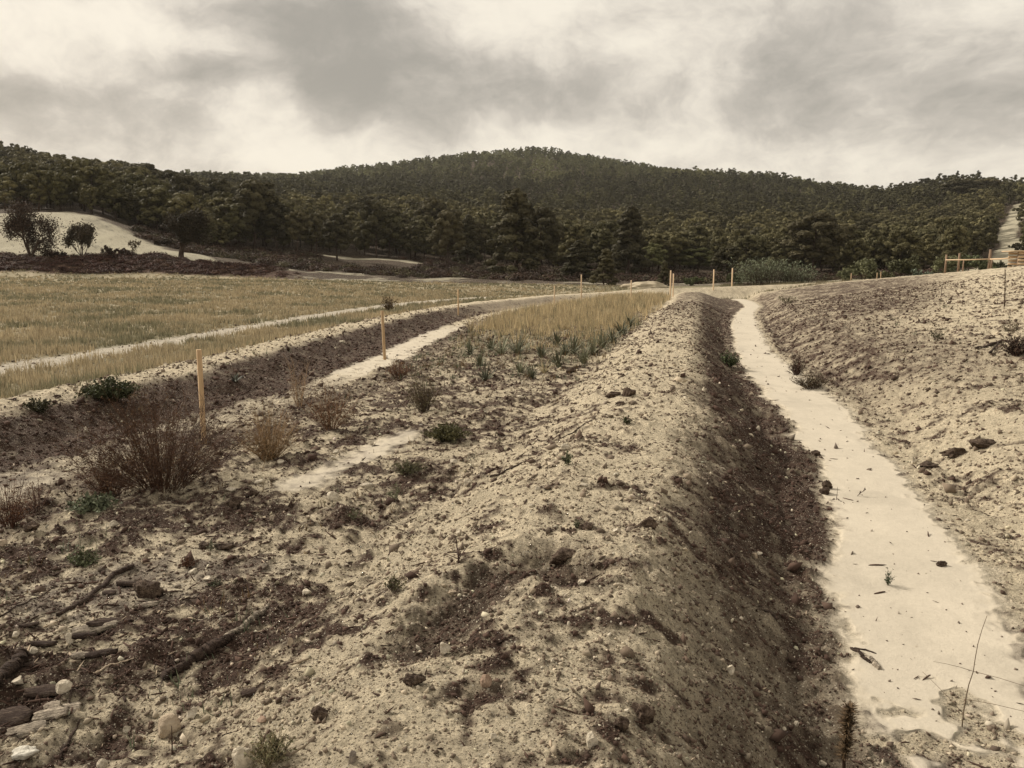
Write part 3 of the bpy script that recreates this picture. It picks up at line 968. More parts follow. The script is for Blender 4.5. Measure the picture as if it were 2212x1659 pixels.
FP = forest_points()
keep = np.ones(len(FP), bool)
for (x, y, r_) in taken:
    keep &= np.hypot(FP[:, 0] - x, FP[:, 1] - y) > r_ * .8
FP = FP[keep]
hts = rng.uniform(5.6, 10.6, len(FP)) * (1 + .12 * fbm(FP[:, 0], FP[:, 1], 40, 2, 302))
hts *= np.interp(FP[:, 1], [100, 160], [.8, 1.0])
order = np.argsort(-hts / FP[:, 1])
print('forest', len(FP))
NIND = 300 - len(FRONT)
ind, rest = order[:NIND], order[NIND:]


def where_words(u, y):
    if u < 300: return 'among others behind the chalk slope'
    if u < 700: return 'packed behind the left wood edge'
    if u < 1080: return 'packed behind the white bank pines'
    if u < 1420: return 'packed behind the giant and the pointed pine'
    if u < 1800: return 'packed on the slope above the cane thicket'
    if u < 2140: return 'packed on the slope above the grey-green shrubs'
    return 'beside the white track on the right'


for n, i in enumerate(ind):
    x, y, z = FP[i]
    u = float(bearing(x, y))
    tall = hts[i] > 8.2
    k = n % 5
    kind = ('rounded', 'flat-topped', 'rounded', 'pointed', 'rounded')[k]
    lab = ('tall ' if tall else 'short ') + kind + ' dark pine ' + where_words(u, y)
    e = set_plant('pine_tree', MIDP[k], (x, y, z - .2), float(rng.uniform(0, 6.28)), lab, 'pine', 'dark pines ' + where_words(u, y), hts[i] / 8.9)
    e.scale.x *= float(rng.uniform(.9, 1.2)); e.scale.y = e.scale.x

# the rest of the wood, one mass
def crown_template(seed, clumps, per, leaf, style):
    tr, cr = pine_parts(seed, 1.0 * 9, 2.75, style, clumps, per, leaf, bare=.22)
    V = np.concatenate(cr.V); F = np.concatenate(cr.F); C = np.concatenate(cr.C)
    st_v, st_f = tube([(0, 0, -.5), (0, 0, 6)], [.14, .06], 3, False)
    return np.concatenate([V, st_v]), np.concatenate([F, st_f + len(V)]), np.concatenate([C, np.broadcast_to([.05, .034, .025], (len(st_v), 3))])


def forest_mass(pts, h, temps, name):
    VV, FF, CC = [], [], []
    off = 0
    pick = rng.integers(0, len(temps), len(pts))
    for t, (V, F, C) in enumerate(temps):
        s = np.where(pick == t)[0]
        m = len(s)
        if not m: continue
        a = rng.uniform(0, 6.28, m); sc = h[s] / 8.9; wx = sc * rng.uniform(.9, 1.22, m)
        ca, sa = np.cos(a), np.sin(a)
        x = (V[None, :, 0] * ca[:, None] - V[None, :, 1] * sa[:, None]) * wx[:, None] + pts[s, 0][:, None]
        y = (V[None, :, 0] * sa[:, None] + V[None, :, 1] * ca[:, None]) * wx[:, None] + pts[s, 1][:, None]
        z = V[None, :, 2] * sc[:, None] + pts[s, 2][:, None] - .2
        VV.append(np.stack([x, y, z], -1).reshape(-1, 3))
        FF.append((F[None] + (np.arange(m) * len(V))[:, None, None]).reshape(-1, 3) + off)
        off += m * len(V)
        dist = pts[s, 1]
        g = np.clip((dist - 350) / 400, 0, 1)[:, None] * np.array([[-.02, .12, .25]])       # distance haze painted into the crowns: lighter and greyer farther off
        patch = sst(.1, .5, fbm(pts[s, 0], pts[s, 1], 70, 2, 311) - .1) * sst(380, 520, dist)  # lighter patches among the far crowns, part of the painted haze
        haze_lift = 1 + .75 * sst(540, 720, dist) - .18 * sst(380, 460, dist) * sst(640, 560, dist)  # summit crowns lightened, middle ridge darkened, to paint the haze between ridges
        k = (haze_lift * rng.choice([.45, .62, .8, .95, 1.15, 1.45], m, p=[.12, .2, .24, .22, .14, .08]) * (1 + .9 * patch))[:, None] * (1 + g)
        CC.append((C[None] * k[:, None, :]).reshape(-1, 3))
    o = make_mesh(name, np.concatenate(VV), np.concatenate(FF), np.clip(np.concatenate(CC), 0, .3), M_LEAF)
    tag(o, 'dense dark pine wood covering the hills behind the field', 'forest', None, 'stuff')


Pm, hm = FP[rest], hts[rest]
temps_mid = [crown_template(400 + k, 28, 50, .48, ('round', 'umbrella', 'round', 'cone')[k]) for k in range(4)]
temps_far = [crown_template(420 + k, 13, 22, .78, ('round', 'round', 'cone', 'round')[k]) for k in range(4)]
nearm = Pm[:, 1] < 330
VALL = []
def both():
    a = nearm
    forest_mass(Pm[a], hm[a], temps_mid, 'pine_forest')
    forest_mass(Pm[~a], hm[~a], temps_far, 'pine_forest')
both()


# ------------------------------------------------------------------ loose cover nobody could count
def zones_at(x, y):
    c, rough, w = cover(x, y)
    z = base_z(x, y) + relief(x, y, rough) - .10 * sst(.30, .05, segd(x, y, ERODED))
    return c, rough, w, z


def log_polar(n, r0, r1, half=43, p=1.0):
    t = rng.uniform(0, 1, n) ** p
    r = r0 * (r1 / r0) ** t
    a = np.radians(rng.uniform(-half, half, n))
    return r * np.sin(a), r * np.cos(a), r


def stamp(TV, TF, P, S, cols, squash=None, name='x', mat=None, jit=.25, tilt=.5, kind='stuff', label=None, cat=None):
    """many deformed copies of one small template in a single mesh"""
    m, k = len(P), len(TV)
    q = rng.normal(size=(m, 4)) * np.array([1, tilt, tilt, 1]); q /= np.linalg.norm(q, axis=1, keepdims=True)
    w, x, y, z = q.T
    Rm = np.stack([np.stack([1 - 2 * (y * y + z * z), 2 * (x * y - z * w), 2 * (x * z + y * w)], -1), np.stack([2 * (x * y + z * w), 1 - 2 * (x * x + z * z), 2 * (y * z - x * w)], -1), np.stack([2 * (x * z - y * w), 2 * (y * z + x * w), 1 - 2 * (x * x + y * y)], -1)], 1)
    L = TV[None] * (1 + jit * rng.normal(size=(m, k, 1))) * S[:, None, :]
    V = np.einsum('mij,mkj->mki', Rm, L) + P[:, None]
    F = (TF[None] + (np.arange(m) * k)[:, None, None]).reshape(-1, TF.shape[1])
    o = make_mesh(name, V.reshape(-1, 3), F, np.repeat(cols, k, axis=0), mat)
    if kind: o['kind'] = kind
    if label: o['label'] = label
    if cat: o['category'] = cat
    return o


OCT_V = np.array([(1, 0, 0), (-1, 0, 0), (0, 1, 0), (0, -1, 0), (0, 0, 1), (0, 0, -1.)])
OCT_F = np.array([(0, 2, 4), (2, 1, 4), (1, 3, 4), (3, 0, 4), (2, 0, 5), (1, 2, 5), (3, 1, 5), (0, 3, 5)])


def scatter_soil():
    # crumbs of earth
    x, y, r = log_polar(210000, 1.7, 42, p=.82)
    c, rough, w, z = zones_at(x, y)
    n = fbm(x, y, .8, 3, 501, .6)
    dens = .30 + .55 * sst(-.2, .5, n) + .5 * w['dark']
    dens *= np.where(w['silt'] > .3, .03, 1) * np.where(w['field'] > .5, .15, 1)
    k = rng.uniform(0, 1, len(x)) < dens
    x, y, r, z, c, d = x[k], y[k], r[k], z[k], c[k], w['dark'][k]
    s = np.clip(rng.lognormal(math.log(.0030), .55, len(x)) * (r / 2.2) ** .68, .0022, .05)
    S = np.stack([s * rng.uniform(.8, 1.5, len(x)), s * rng.uniform(.7, 1.2, len(x)), s * rng.uniform(.45, .9, len(x))], 1)
    t = rng.uniform(0, 1, len(x))[:, None]
    t = np.where(t < .74, 1.0, .25) * (.75 + .25 * d[:, None])
    cols = (c * (1 - t) * .85 + (MOIST * 1.1) * t) * rng.uniform(.7, 1.3, len(x))[:, None]
    stamp(OCT_V, OCT_F, np.stack([x, y, z + s * .15], 1), S * 1.2, cols, name='soil_crumbs', mat=M_CRUMB, jit=.32, label='dark and pale crumbs of loose earth scattered over the bare ground', cat='soil')
    # pale grit and pebbles
    x, y, r = log_polar(17000, 1.7, 40, p=.9)
    c, rough, w, z = zones_at(x, y)
    n = fbm(x, y, 1.3, 3, 511, .6)
    dens = (.35 + .5 * sst(-.1, .6, n)) * np.where(w['silt'] > .3, .02, 1) * np.where(w['field'] > .5, .1, 1)
    k = rng.uniform(0, 1, len(x)) < dens
    x, y, r, z = x[k], y[k], r[k], z[k]
    s = np.clip(rng.lognormal(math.log(.0034), .55, len(x)) * (r / 2.2) ** .62, .0026, .022)
    S = np.stack([s * rng.uniform(.9, 1.7, len(x)), s * rng.uniform(.7, 1.2, len(x)), s * rng.uniform(.4, .8, len(x))], 1)
    cols = np.array([.43, .375, .285]) * rng.uniform(.6, 1.25, len(x))[:, None] * (1 + rng.normal(0, .03, (len(x), 3)))
    stamp(ICO_V, ICO_F, np.stack([x, y, z + s * .2], 1), S, cols, name='gravel', mat=M_CRUMB, jit=.34, label='small pale limestone grit strewn over the earth', cat='gravel')
    # bits of twig, bark and dry leaf, thickest where the old wood lies
    x, y, r = log_polar(9500, 1.8, 30, p=.9)
    nx_ = 2600
    x = np.concatenate([x, rng.normal(-2.25, .55, nx_)]); y = np.concatenate([y, rng.normal(3.55, .62, nx_)])
    hp_ = np.arange(len(x)) >= len(r)
    ok_ = y > 2.0; x, y, hp_ = x[ok_], y[ok_], hp_[ok_]; r = np.hypot(x, y)
    c, rough, w, z = zones_at(x, y)
    yc = np.clip(y, -3, 82)
    leftish = sst(XC(yc) - .4, XC(yc) - 1.6, x)
    dens = .22 + .75 * leftish * sst(-.3, .4, fbm(x, y, 1.0, 2, 521) + .1) + .12 * (w['silt'] > .4)
    dens *= np.where(w['field'] > .5, .1, 1) * np.where((w['silt'] > .4), .35, 1)
    dens = np.where(hp_, .8, dens)
    k = rng.uniform(0, 1, len(x)) < dens
    x, y, r, z = x[k], y[k], r[k], z[k]
    L = np.clip(rng.lognormal(math.log(.013), .5, len(x)) * (r / 2.2) ** .7, .006, .075)
    S = np.stack([L, np.clip(L * rng.uniform(.05, .20, len(x)), .0012, .006), np.clip(L * rng.uniform(.05, .12, len(x)), .0012, .01)], 1)
    pale = rng.uniform(0, 1, len(x)) < .10
    cols = np.where(pale[:, None], np.array([.30, .24, .17]), np.array([.05, .030, .021])) * rng.uniform(.6, 1.5, len(x))[:, None]
    stamp(ICO_V, ICO_F, np.stack([x, y, z + .004], 1), S, cols, name='plant_litter', mat=M_CRUMB, tilt=.12, label='dark bits of twig and bark littering the bare earth', cat='litter')


def blades(P, h, w, n_per, lean, cols, name, label, cat, mat=None, spread=.05, segs=1):
    m = len(P) * n_per
    B = np.repeat(P, n_per, 0) + np.stack([rng.normal(0, 1, m) * spread, rng.normal(0, 1, m) * spread, np.zeros(m) - .01], 1)
    H = np.repeat(h, n_per) * rng.uniform(.55, 1.15, m)
    Wd = np.repeat(w, n_per) * rng.uniform(.7, 1.3, m)
    a = rng.uniform(0, 6.28, m); la = rng.uniform(0, 6.28, m); lm = np.abs(rng.normal(0, lean, m))
    t = np.stack([np.cos(a), np.sin(a), np.zeros(m)], 1)
    l = np.stack([np.cos(la) * lm, np.sin(la) * lm, np.sqrt(np.maximum(1 - lm * lm, .2))], 1)
    C = np.repeat(cols, n_per, 0) * rng.uniform(.7, 1.3, m)[:, None]
    if segs == 1:
        V = np.stack([B - t * Wd[:, None] / 2, B + t * Wd[:, None] / 2, B + l * H[:, None]], 1).reshape(-1, 3)
        F = np.arange(m * 3).reshape(-1, 3)
        Cc = np.repeat(C, 3, 0)
    else:
        mid = B + l * H[:, None] * .6 - np.array([0, 0, 1]) * 0
        tip = B + l * H[:, None] + np.stack([np.cos(la), np.sin(la), -np.ones(m) * .3], 1) * (H * .18)[:, None]
        V = np.stack([B - t * Wd[:, None] / 2, B + t * Wd[:, None] / 2, mid + t * Wd[:, None] * .4, mid - t * Wd[:, None] * .4, tip], 1).reshape(-1, 3)
        base = (np.arange(m) * 5)[:, None]
        F = np.concatenate([base + np.array([[0, 1, 2]]), base + np.array([[0, 2, 3]]), base + np.array([[3, 2, 4]])])
        Cc = np.repeat(C, 5, 0)
    o = make_mesh(name, V, F, Cc, mat or M_GRASS)
    tag(o, label, cat, None, 'stuff')
    return o


GOLD = np.array([.355, .295, .185]); OLIVE = np.array([.16, .15, .092]); STRAW = np.array([.44, .35, .19]); SAGE = np.array([.12, .135, .085])


def scatter_grass():
    # stubble of the field
    n = 90000
    t = rng.uniform(0, 1, n)
    r = 8.5 * (114 / 8.5) ** (t ** .72)
    a = np.radians(rng.uniform(-47, 14, n))
    x, y = r * np.sin(a), r * np.cos(a)
    yc = np.clip(y, -3, 82)
    xk = XK(yc)
    f = sst(xk - .25, xk - 1.3, x + .3 * fbm(x, y, .8, 2, 531)) * sst(87.2, 86, y)
    tr = np.abs(x - XT(yc))
    f *= np.where(y < 75, sst(.40, .85, tr + .30 * fbm(x, y, .7, 3, 532)), 1)
    f *= .35 + .65 * sst(-.45, .15, fbm(x, y, 1.5, 3, 533, .6))
    k = rng.uniform(0, 1, n) < f
    x, y, r = x[k], y[k], r[k]
    z = ground_z(x, y)
    g = sst(-.35, .45, fbm(x, y, 5, 3, 534, .6) + .22 * rng.normal(size=len(x)) + .25 * sst(60, 85, y) - .12)
    col = GOLD * 1.05 * (1 - g)[:, None] + OLIVE * 1.2 * g[:, None]
    blades(np.stack([x, y, z], 1), rng.uniform(.10, .26, len(x)), .007 + .0011 * r, 5, .28, col, 'field_grass', 'short dry yellow and green stubble covering the field', 'grass', spread=.06)
    # tall ripe grass between the berms
    n = 17000
    y = 17 + 48 * rng.uniform(0, 1, n) ** 1.35
    u = rng.uniform(0, 1, n)
    xa, xb_ = XL(y) + .9, XC(y) - 1.45
    x = xa + (xb_ - xa) * u
    f = sst(18, 31, y + 6 * fbm(x, y, 1.6, 3, 541) + 1.5 * (u - .5)) * (.12 + .88 * sst(-.3, .5, fbm(x, y, 1.0, 3, 542, .65)))
    f *= sst(66, 62, y) * sst(1.0, .80, u + .10 * fbm(x, y, 1, 3, 543)) * sst(0, .16, u + .10 * fbm(x, y, 1.3, 3, 544))
    k = rng.uniform(0, 1, n) < f
    x, y = x[k], y[k]
    z = ground_z(x, y)
    col = np.where(rng.uniform(0, 1, len(x))[:, None] < .84, np.array([.49, .395, .235]) * rng.uniform(.6, 1.15, len(x))[:, None], OLIVE * 1.2)
    hh = rng.uniform(.18, .56, len(x)) * (.45 + .55 * sst(20, 29, y + 3 * fbm(x, y, 2.2, 3, 541))) * (1 + .3 * fbm(x, y, 3, 2, 547))
    blades(np.stack([x, y, z], 1), hh, .006 + .0006 * y, 6, .24, col, 'tall_grass', 'tall ripe golden grass filling the strip between the two berms', 'grass', spread=.10)
    # low green plants in the strip in front of it, and thin weeds elsewhere
    n = 22000
    x, y, r = log_polar(n, 3.2, 30, 42)
    yc = np.clip(y, -3, 82)
    mid = sst(XL(yc) + .5, XL(yc) + 1.1, x) * sst(XC(yc) - 1.3, XC(yc) - 1.9, x)
    fn = fbm(x, y, .9, 3, 551, .6)
    f = mid * (.10 * sst(.15, .6, fn) + .95 * sst(12, 17, y) * sst(27, 23, y) * sst(-.45, .3, fn) + .2 * sst(13, 20, y))
    rb = sst(XB(yc) + 1.2, XB(yc) + 2.5, x)
    f = np.maximum(f, rb * .05 * sst(.2, .6, fn))
    f = np.maximum(f, .22 * sst(XK(yc) - .9, XK(yc) - .3, x) * sst(XK(yc) + .8, XK(yc) + .2, x) * sst(.1, .5, fn))
    k = rng.uniform(0, 1, n) < f
    x, y, r = x[k], y[k], r[k]
    z = ground_z(x, y)
    g = rng.uniform(0, 1, len(x))[:, None]
    col = np.where(g < .6, SAGE * .9, np.array([.13, .085, .045]))
    blades(np.stack([x, y, z], 1), rng.uniform(.02, .09, len(x)) * (1 + .06 * r), .004 + .0008 * r, 7, .55, col, 'low_weeds', 'thin low weeds sprouting from the bare earth', 'weeds', spread=.05)
    # rough grass on the far lip of the right bank and round the shrubs there
    n = 9000
    uu = rng.uniform(1560, 2080, n); y = rng.uniform(62, 86, n)
    x = (uu - UC) / FPX * _CP * y
    k = segd(x, y, [(12.5, 67.4), (26, 68.3)]) > 5.2
    x, y = x[k], y[k]
    z = ground_z(x, y)
    col = np.where(rng.uniform(0, 1, len(x))[:, None] < .5, OLIVE, GOLD * .6)
    blades(np.stack([x, y, z], 1), rng.uniform(.10, .34, len(x)), .03 + 0 * x, 7, .4, col, 'rough_grass', 'rough dull green grass along the crest of the right bank', 'grass', spread=.2)


def bush_template(seed, n=90, leaf=.16, col=(.05, .03, .02)):
    r = np.random.default_rng(seed)
    d = r.normal(size=(n, 3)); d[:, 2] = np.abs(d[:, 2]); d /= np.linalg.norm(d, axis=1, keepdims=True)
    C = d * r.uniform(.35, 1.0, n)[:, None] * np.array([1, 1, .85])
    V, F = tri_cloud(C, d + .6 * r.normal(size=(n, 3)), leaf, 1.0, r)
    return V, F, np.array(col)[None] * np.repeat(r.uniform(.6, 1.5, n), 3)[:, None]


def stamp_bushes(x, y, s, h, cols, temps, name, label, cat):
    z = ground_z(x, y)
    VV, FF, CC = [], [], []; off = 0
    pick = rng.integers(0, len(temps), len(x))
    for t, (V, F, C) in enumerate(temps):
        q = np.where(pick == t)[0]; m = len(q)
        if not m: continue
        a = rng.uniform(0, 6.28, m); ca, sa = np.cos(a)[:, None], np.sin(a)[:, None]
        X = (V[None, :, 0] * ca - V[None, :, 1] * sa) * s[q, None] + x[q, None]
        Y = (V[None, :, 0] * sa + V[None, :, 1] * ca) * s[q, None] + y[q, None]
        Z = V[None, :, 2] * h[q, None] + z[q, None] - .05
        VV.append(np.stack([X, Y, Z], -1).reshape(-1, 3)); FF.append((F[None] + (np.arange(m) * len(V))[:, None, None]).reshape(-1, 3) + off); off += m * len(V)
        CC.append((C[None] * cols[q][:, None, :]).reshape(-1, 3))
    o = make_mesh(name, np.concatenate(VV), np.concatenate(FF), np.concatenate(CC), M_LEAF)
    tag(o, label, cat, None, 'stuff')


def scatter_scrub():
    temps = [bush_template(600 + k, 190, .17, (1, 1, 1)) for k in range(4)]
    # terrace bank at the far edge of the field
    n = 1500
    u = rng.uniform(-420, 760, n); y = 86.3 + 7.5 * rng.uniform(0, 1, n) ** 1.1
    y += np.where(u > 450, rng.uniform(0, 8, n) * (u - 450) / 300, 0)
    x = (u - UC) / FPX * _CP * y
    k = rng.uniform(0, 1, n) < sst(700, 430, u)
    x, y = x[k], y[k]
    s = rng.uniform(.35, .95, len(x))
    cols = np.where(rng.uniform(0, 1, len(x))[:, None] < .75, np.array([.052, .024, .017]), np.array([.07, .04, .025])) * rng.uniform(.6, 1.3, len(x))[:, None]
    stamp_bushes(x, y, s, s * rng.uniform(.4, .75, len(x)), cols, temps, 'scrub', 'dark reddish brown scrub covering the terrace bank beyond the field', 'scrub')
    # brush under the pines
    n = 5200
    u = rng.uniform(300, 2250, n); y = 92 + 66 * rng.uniform(0, 1, n) ** .9
    x = (u - UC) / FPX * _CP * y
    f = sst(np.interp(u, [380, 560, 640, 900, 1100, 1400, 1480, 1800, 2300], [106, 102, 106, 100, 99, 97, 100, 100, 116]), np.interp(u, [380, 560, 640, 900, 1100, 1400, 1480, 1800, 2300], [114, 110, 112, 108, 103, 101, 108, 110, 124]), y + 3 * fbm(x, y, 6, 2, 561))
    f *= np.where(segd(x, y, TRACK_XY) < np.where(y < 140, 6, 4), 0, 1) * np.where(segd(x, y, UPPER_XY) < 2.4, 0, 1) * np.where(segd(x, y, LOWER_XY) < 2.0, 0, 1) * (chalk_mask(x, y) < .2) * sst(-.6, -.1, fbm(x, y, 5, 2, 562))
    f *= ~((u > 1330) & (u < 1420) & (y < 112))
    f *= ~((u > 690) & (u < 905) & (y > 128) & (y < 157))
    k = rng.uniform(0, 1, n) < f
    x, y = x[k], y[k]
    s = rng.uniform(.6, 1.5, len(x))
    cols = np.where(rng.uniform(0, 1, len(x))[:, None] < .7, np.array([.045, .026, .017]), np.array([.055, .045, .022])) * rng.uniform(.6, 1.3, len(x))[:, None]
    stamp_bushes(x, y, s, s * rng.uniform(.6, 1.0, len(x)), cols, temps, 'undergrowth', 'dark brush growing under the pines', 'undergrowth')


scatter_soil()
scatter_grass()
scatter_scrub()


# ------------------------------------------------------------------ rocks, clods, wood
def rock_mesh(seed, dims, angular=.6, level=3, rough=.05, name='stone', mat=None):
    r = np.random.default_rng(seed)
    V, F = (ICO1, ICO2, ICO3)[level - 1]
    V = V.copy()
    for _ in range(int(4 + 9 * angular)):
        n = r.normal(size=3); n /= np.linalg.norm(n)
        h = r.uniform(.50, .86)
        d = V @ n
        V = V - np.where(d > h, (d - h), 0)[:, None] * n[None]
    k = 1 + rough * (perlin(V[:, 0] * 2.3 + seed, V[:, 1] * 2.3 + V[:, 2] * 1.7, seed) + .6 * perlin(V[:, 1] * 5 + seed, V[:, 2] * 5 + V[:, 0] * 4, seed + 1))
    V = V * k[:, None] * np.array(dims) / 2
    return make_mesh(name, V, F, None, mat or M_STONE, smooth=angular < .3, link=False)


def put(mesh, name, p, rz, label, cat, group=None, sink=0.0, tilt=(0, 0)):
    o = bpy.data.objects.new(name, mesh)
    COL.objects.link(o)
    o.location = (p[0], p[1], p[2] - sink)
    o.rotation_euler = (tilt[0], tilt[1], rz)
    tag(o, label, cat, group)
    return o


def px_size(p, px):
    return px / FPX * math.hypot(math.hypot(p[0], p[1]), EYE - p[2])


# bearing, row of the lowest point, width, height (photo px), material, angularity, label
STONES = [
    (725, 982, 15, 12, 0, .3, 'round white stone at the lower left edge of the silt patch'),
    (721, 994, 16, 9, 0, .6, 'flat white stone just below the round one at the silt patch'),
    (604, 1003, 19, 9, 0, .3, 'rounded white stone below the straw-coloured dry bush'),
    (560, 1046, 24, 9, 0, .5, 'flat pale stone left of the silt patch tail'),
    (496, 1062, 22, 8, 0, .5, 'pale stone with green sprig right of the big brown bush'),
    (717, 1082, 31, 17, 0, .25, 'large rounded white stone alone in the middle of the strip'),
    (244, 1139, 17, 12, 0, .5, 'small white stone below the big brown bush'),
    (184, 933, 10, 11, 0, .6, 'small pale stone stuck in the dark face of the left berm'),
    (416, 1241, 22, 10, 0, .3, 'white rounded stone right of the upper dead branch'),
    (446, 1256, 16, 10, 0, .4, 'dull pale stone beside the white one right of the upper branch'),
    (3, 1182, 16, 14, 1, .4, 'tan stone at the left border of the photo'),
    (680, 737, 22, 6, 0, .7, 'flat white slab on the crest of the left berm'),
    (738, 741, 14, 7, 0, .7, 'white chip on the left berm crest, right of the flat slab'),
    (800, 961, 14, 9, 0, .4, 'white stone at the upper edge of the silt patch'),
    (914, 952, 8, 9, 0, .5, 'small upright pale stone beside the dark green mat'),
    (1130, 832, 9, 12, 0, .8, 'little white pointed stone below the strap-leaved tufts'),
    (1124, 860, 18, 6, 0, .6, 'flat white stone in the strip beneath the small strap-leaved tuft'),
    (839, 889, 13, 8, 0, .5, 'white stone left of the bare-stemmed bush'),
    (1017, 872, 10, 8, 0, .5, 'white stone right of the bare-stemmed bush'),
    (1222, 972, 22, 13, 0, .2, 'round pale stone half sunk on the berm crest above a weed'),
    (1010, 1049, 18, 14, 0, .5, 'white stone at the left foot of the middle berm'),
    (790, 1053, 28, 7, 0, .4, 'long flat white stone in the middle of the strip'),
    (981, 1002, 28, 6, 0, .5, 'broad flat pale slab at the foot of the middle berm'),
    (1162, 1059, 11, 9, 0, .7, 'small white chip on the left flank of the middle berm'),
    (1261, 1051, 18, 7, 0, .8, 'flat white rectangular stone on the middle berm'),
    (1148, 1096, 12, 8, 0, .6, 'white chip low on the middle berm left flank'),
    (991, 1155, 14, 13, 0, .9, 'white square-cut stone on top of a dark root'),
    (1333, 1151, 18, 10, 0, .8, 'white angular stone on the middle berm top'),
    (1439, 1126, 11, 8, 0, .9, 'small white block at the top of the dark berm face'),
    (1415, 771, 10, 8, 0, .6, 'white chip far along the middle berm'),
    (1521, 846, 10, 10, 0, .4, 'white stone in the dark upper face of the middle berm'),
    (1975, 1002, 12, 13, 0, .8, 'upright white chip on the right bank above the raked ruts'),
    (1508, 921, 8, 11, 0, .5, 'pale stone high on the dark berm face'),
    (1639, 930, 10, 10, 0, .5, 'pale stone low on the dark berm face'),
    (2163, 1102, 11, 8, 0, .4, 'small white stone on the pale right bank'),
    (411, 1555, 26, 20, 0, .5, 'white blunt stone low in the foreground below the long log'),
    (273, 1584, 16, 12, 0, .4, 'small white stone left of the half-buried tan stone'),
    (522, 1662, 46, 46, 0, .6, 'big cream-coloured stone at the bottom border'),
    (358, 1592, 44, 36, 1, .15, 'round tan stone half buried in the foreground earth'),
    (625, 1399, 15, 20, 1, .4, 'small tan egg-shaped stone right of the long log'),
    (148, 1392, 16, 20, 0, .5, 'white stone between bark scraps left of the long log'),
    (133, 1500, 30, 22, 0, .7, 'white angular stone among the dark bark scraps'),
    (34, 1480, 24, 13, 0, .5, 'white flat stone under the cut log end'),
    (29, 1381, 18, 12, 0, .4, 'grey-white rounded stone near the left border'),
    (662, 1287, 20, 14, 0, .5, 'pale stone above the end of the long log'),
    (68, 1412, 18, 10, 0, .6, 'white chip behind the cut log end'),
    (218, 1662, 20, 16, 0, .4, 'white stone cut by the bottom border, left part'),
    (563, 1561, 20, 9, 2, .8, 'flat reddish tile-like chip in the foreground'),
    (960, 1414, 27, 24, 0, .95, 'sharp-edged white block on the near berm flank'),
    (1051, 1484, 27, 24, 2, .7, 'pinkish tan stone on the near berm flank'),
    (1280, 1616, 24, 32, 0, .4, 'upright cream stone at the bottom border, centre right'),
    (1259, 1264, 21, 12, 0, .8, 'white flat stone right of the dark hollow'),
    (976, 1285, 18, 11, 1, .6, 'tan stone at the left rim of the dark hollow'),
    (1066, 1598, 14, 14, 0, .4, 'small cream stone low in the foreground, left of the upright one'),
    (1111, 1334, 10, 7, 0, .7, 'tiny white chip below the dark hollow'),
    (957, 1245, 7, 9, 0, .6, 'tiny white chip left above the dark hollow'),
    (760, 1650, 18, 28, 3, .8, 'upright grey stone chip at the bottom border'),
    (1152, 1284, 15, 12, 1, .5, 'tan stone below the rim of the dark hollow'),
    (1355, 1540, 12, 9, 0, .6, 'white chip between the two dark clods in the foreground'),
    (1193, 1430, 8, 8, 0, .6, 'tiny white stone right of the sharp-edged white block'),
    (1229, 1350, 8, 7, 0, .6, 'tiny white stone right of centre in the foreground'),
    (903, 1490, 8, 8, 0, .6, 'tiny white stone left of the pinkish stone'),
    (1578, 1460, 18, 24, 0, .5, 'cream pointed stone low on the near berm face'),
    (1631, 1207, 13, 15, 1, .4, 'yellowish stone in the dark berm face'),
    (1640, 1199, 16, 8, 0, .5, 'white sliver of stone touching the yellowish one'),
    (1721, 1571, 15, 10, 0, .5, 'white stone low at the end of the dark berm face'),
    (1694, 1580, 10, 8, 0, .4, 'small round white stone beside the dry thistle'),
    (1779, 1659, 15, 14, 0, .3, 'round white stone at the foot of the dry thistle'),
]
M_RED = rough_material('fired_clay', (.27, .185, .135), (.38, .275, .20), 12.0, bump=.006)
M_GREY = rough_material('grey_stone', (.16, .13, .11), (.34, .29, .24), 12.0, bump=.01)
for n, (u, v, w, h, m, ang, lab) in enumerate(STONES):
    p = pix(u, v)
    if p is None: continue
    W_, H_ = px_size(p, w), px_size(p, h)
    me = rock_mesh(700 + n, (W_, W_ * .8, max(H_ * 1.35, W_ * .45)), ang, 3, .06, 'stone', (M_STONE, M_TAN, M_RED, M_GREY)[m])
    put(me, 'stone', (p[0], p[1] + W_ * .3, p[2] + H_ * .32), random.uniform(-.4, .4), lab, 'stone', 'loose stones on the earth', tilt=(random.uniform(-.15, .15), random.uniform(-.15, .15)))

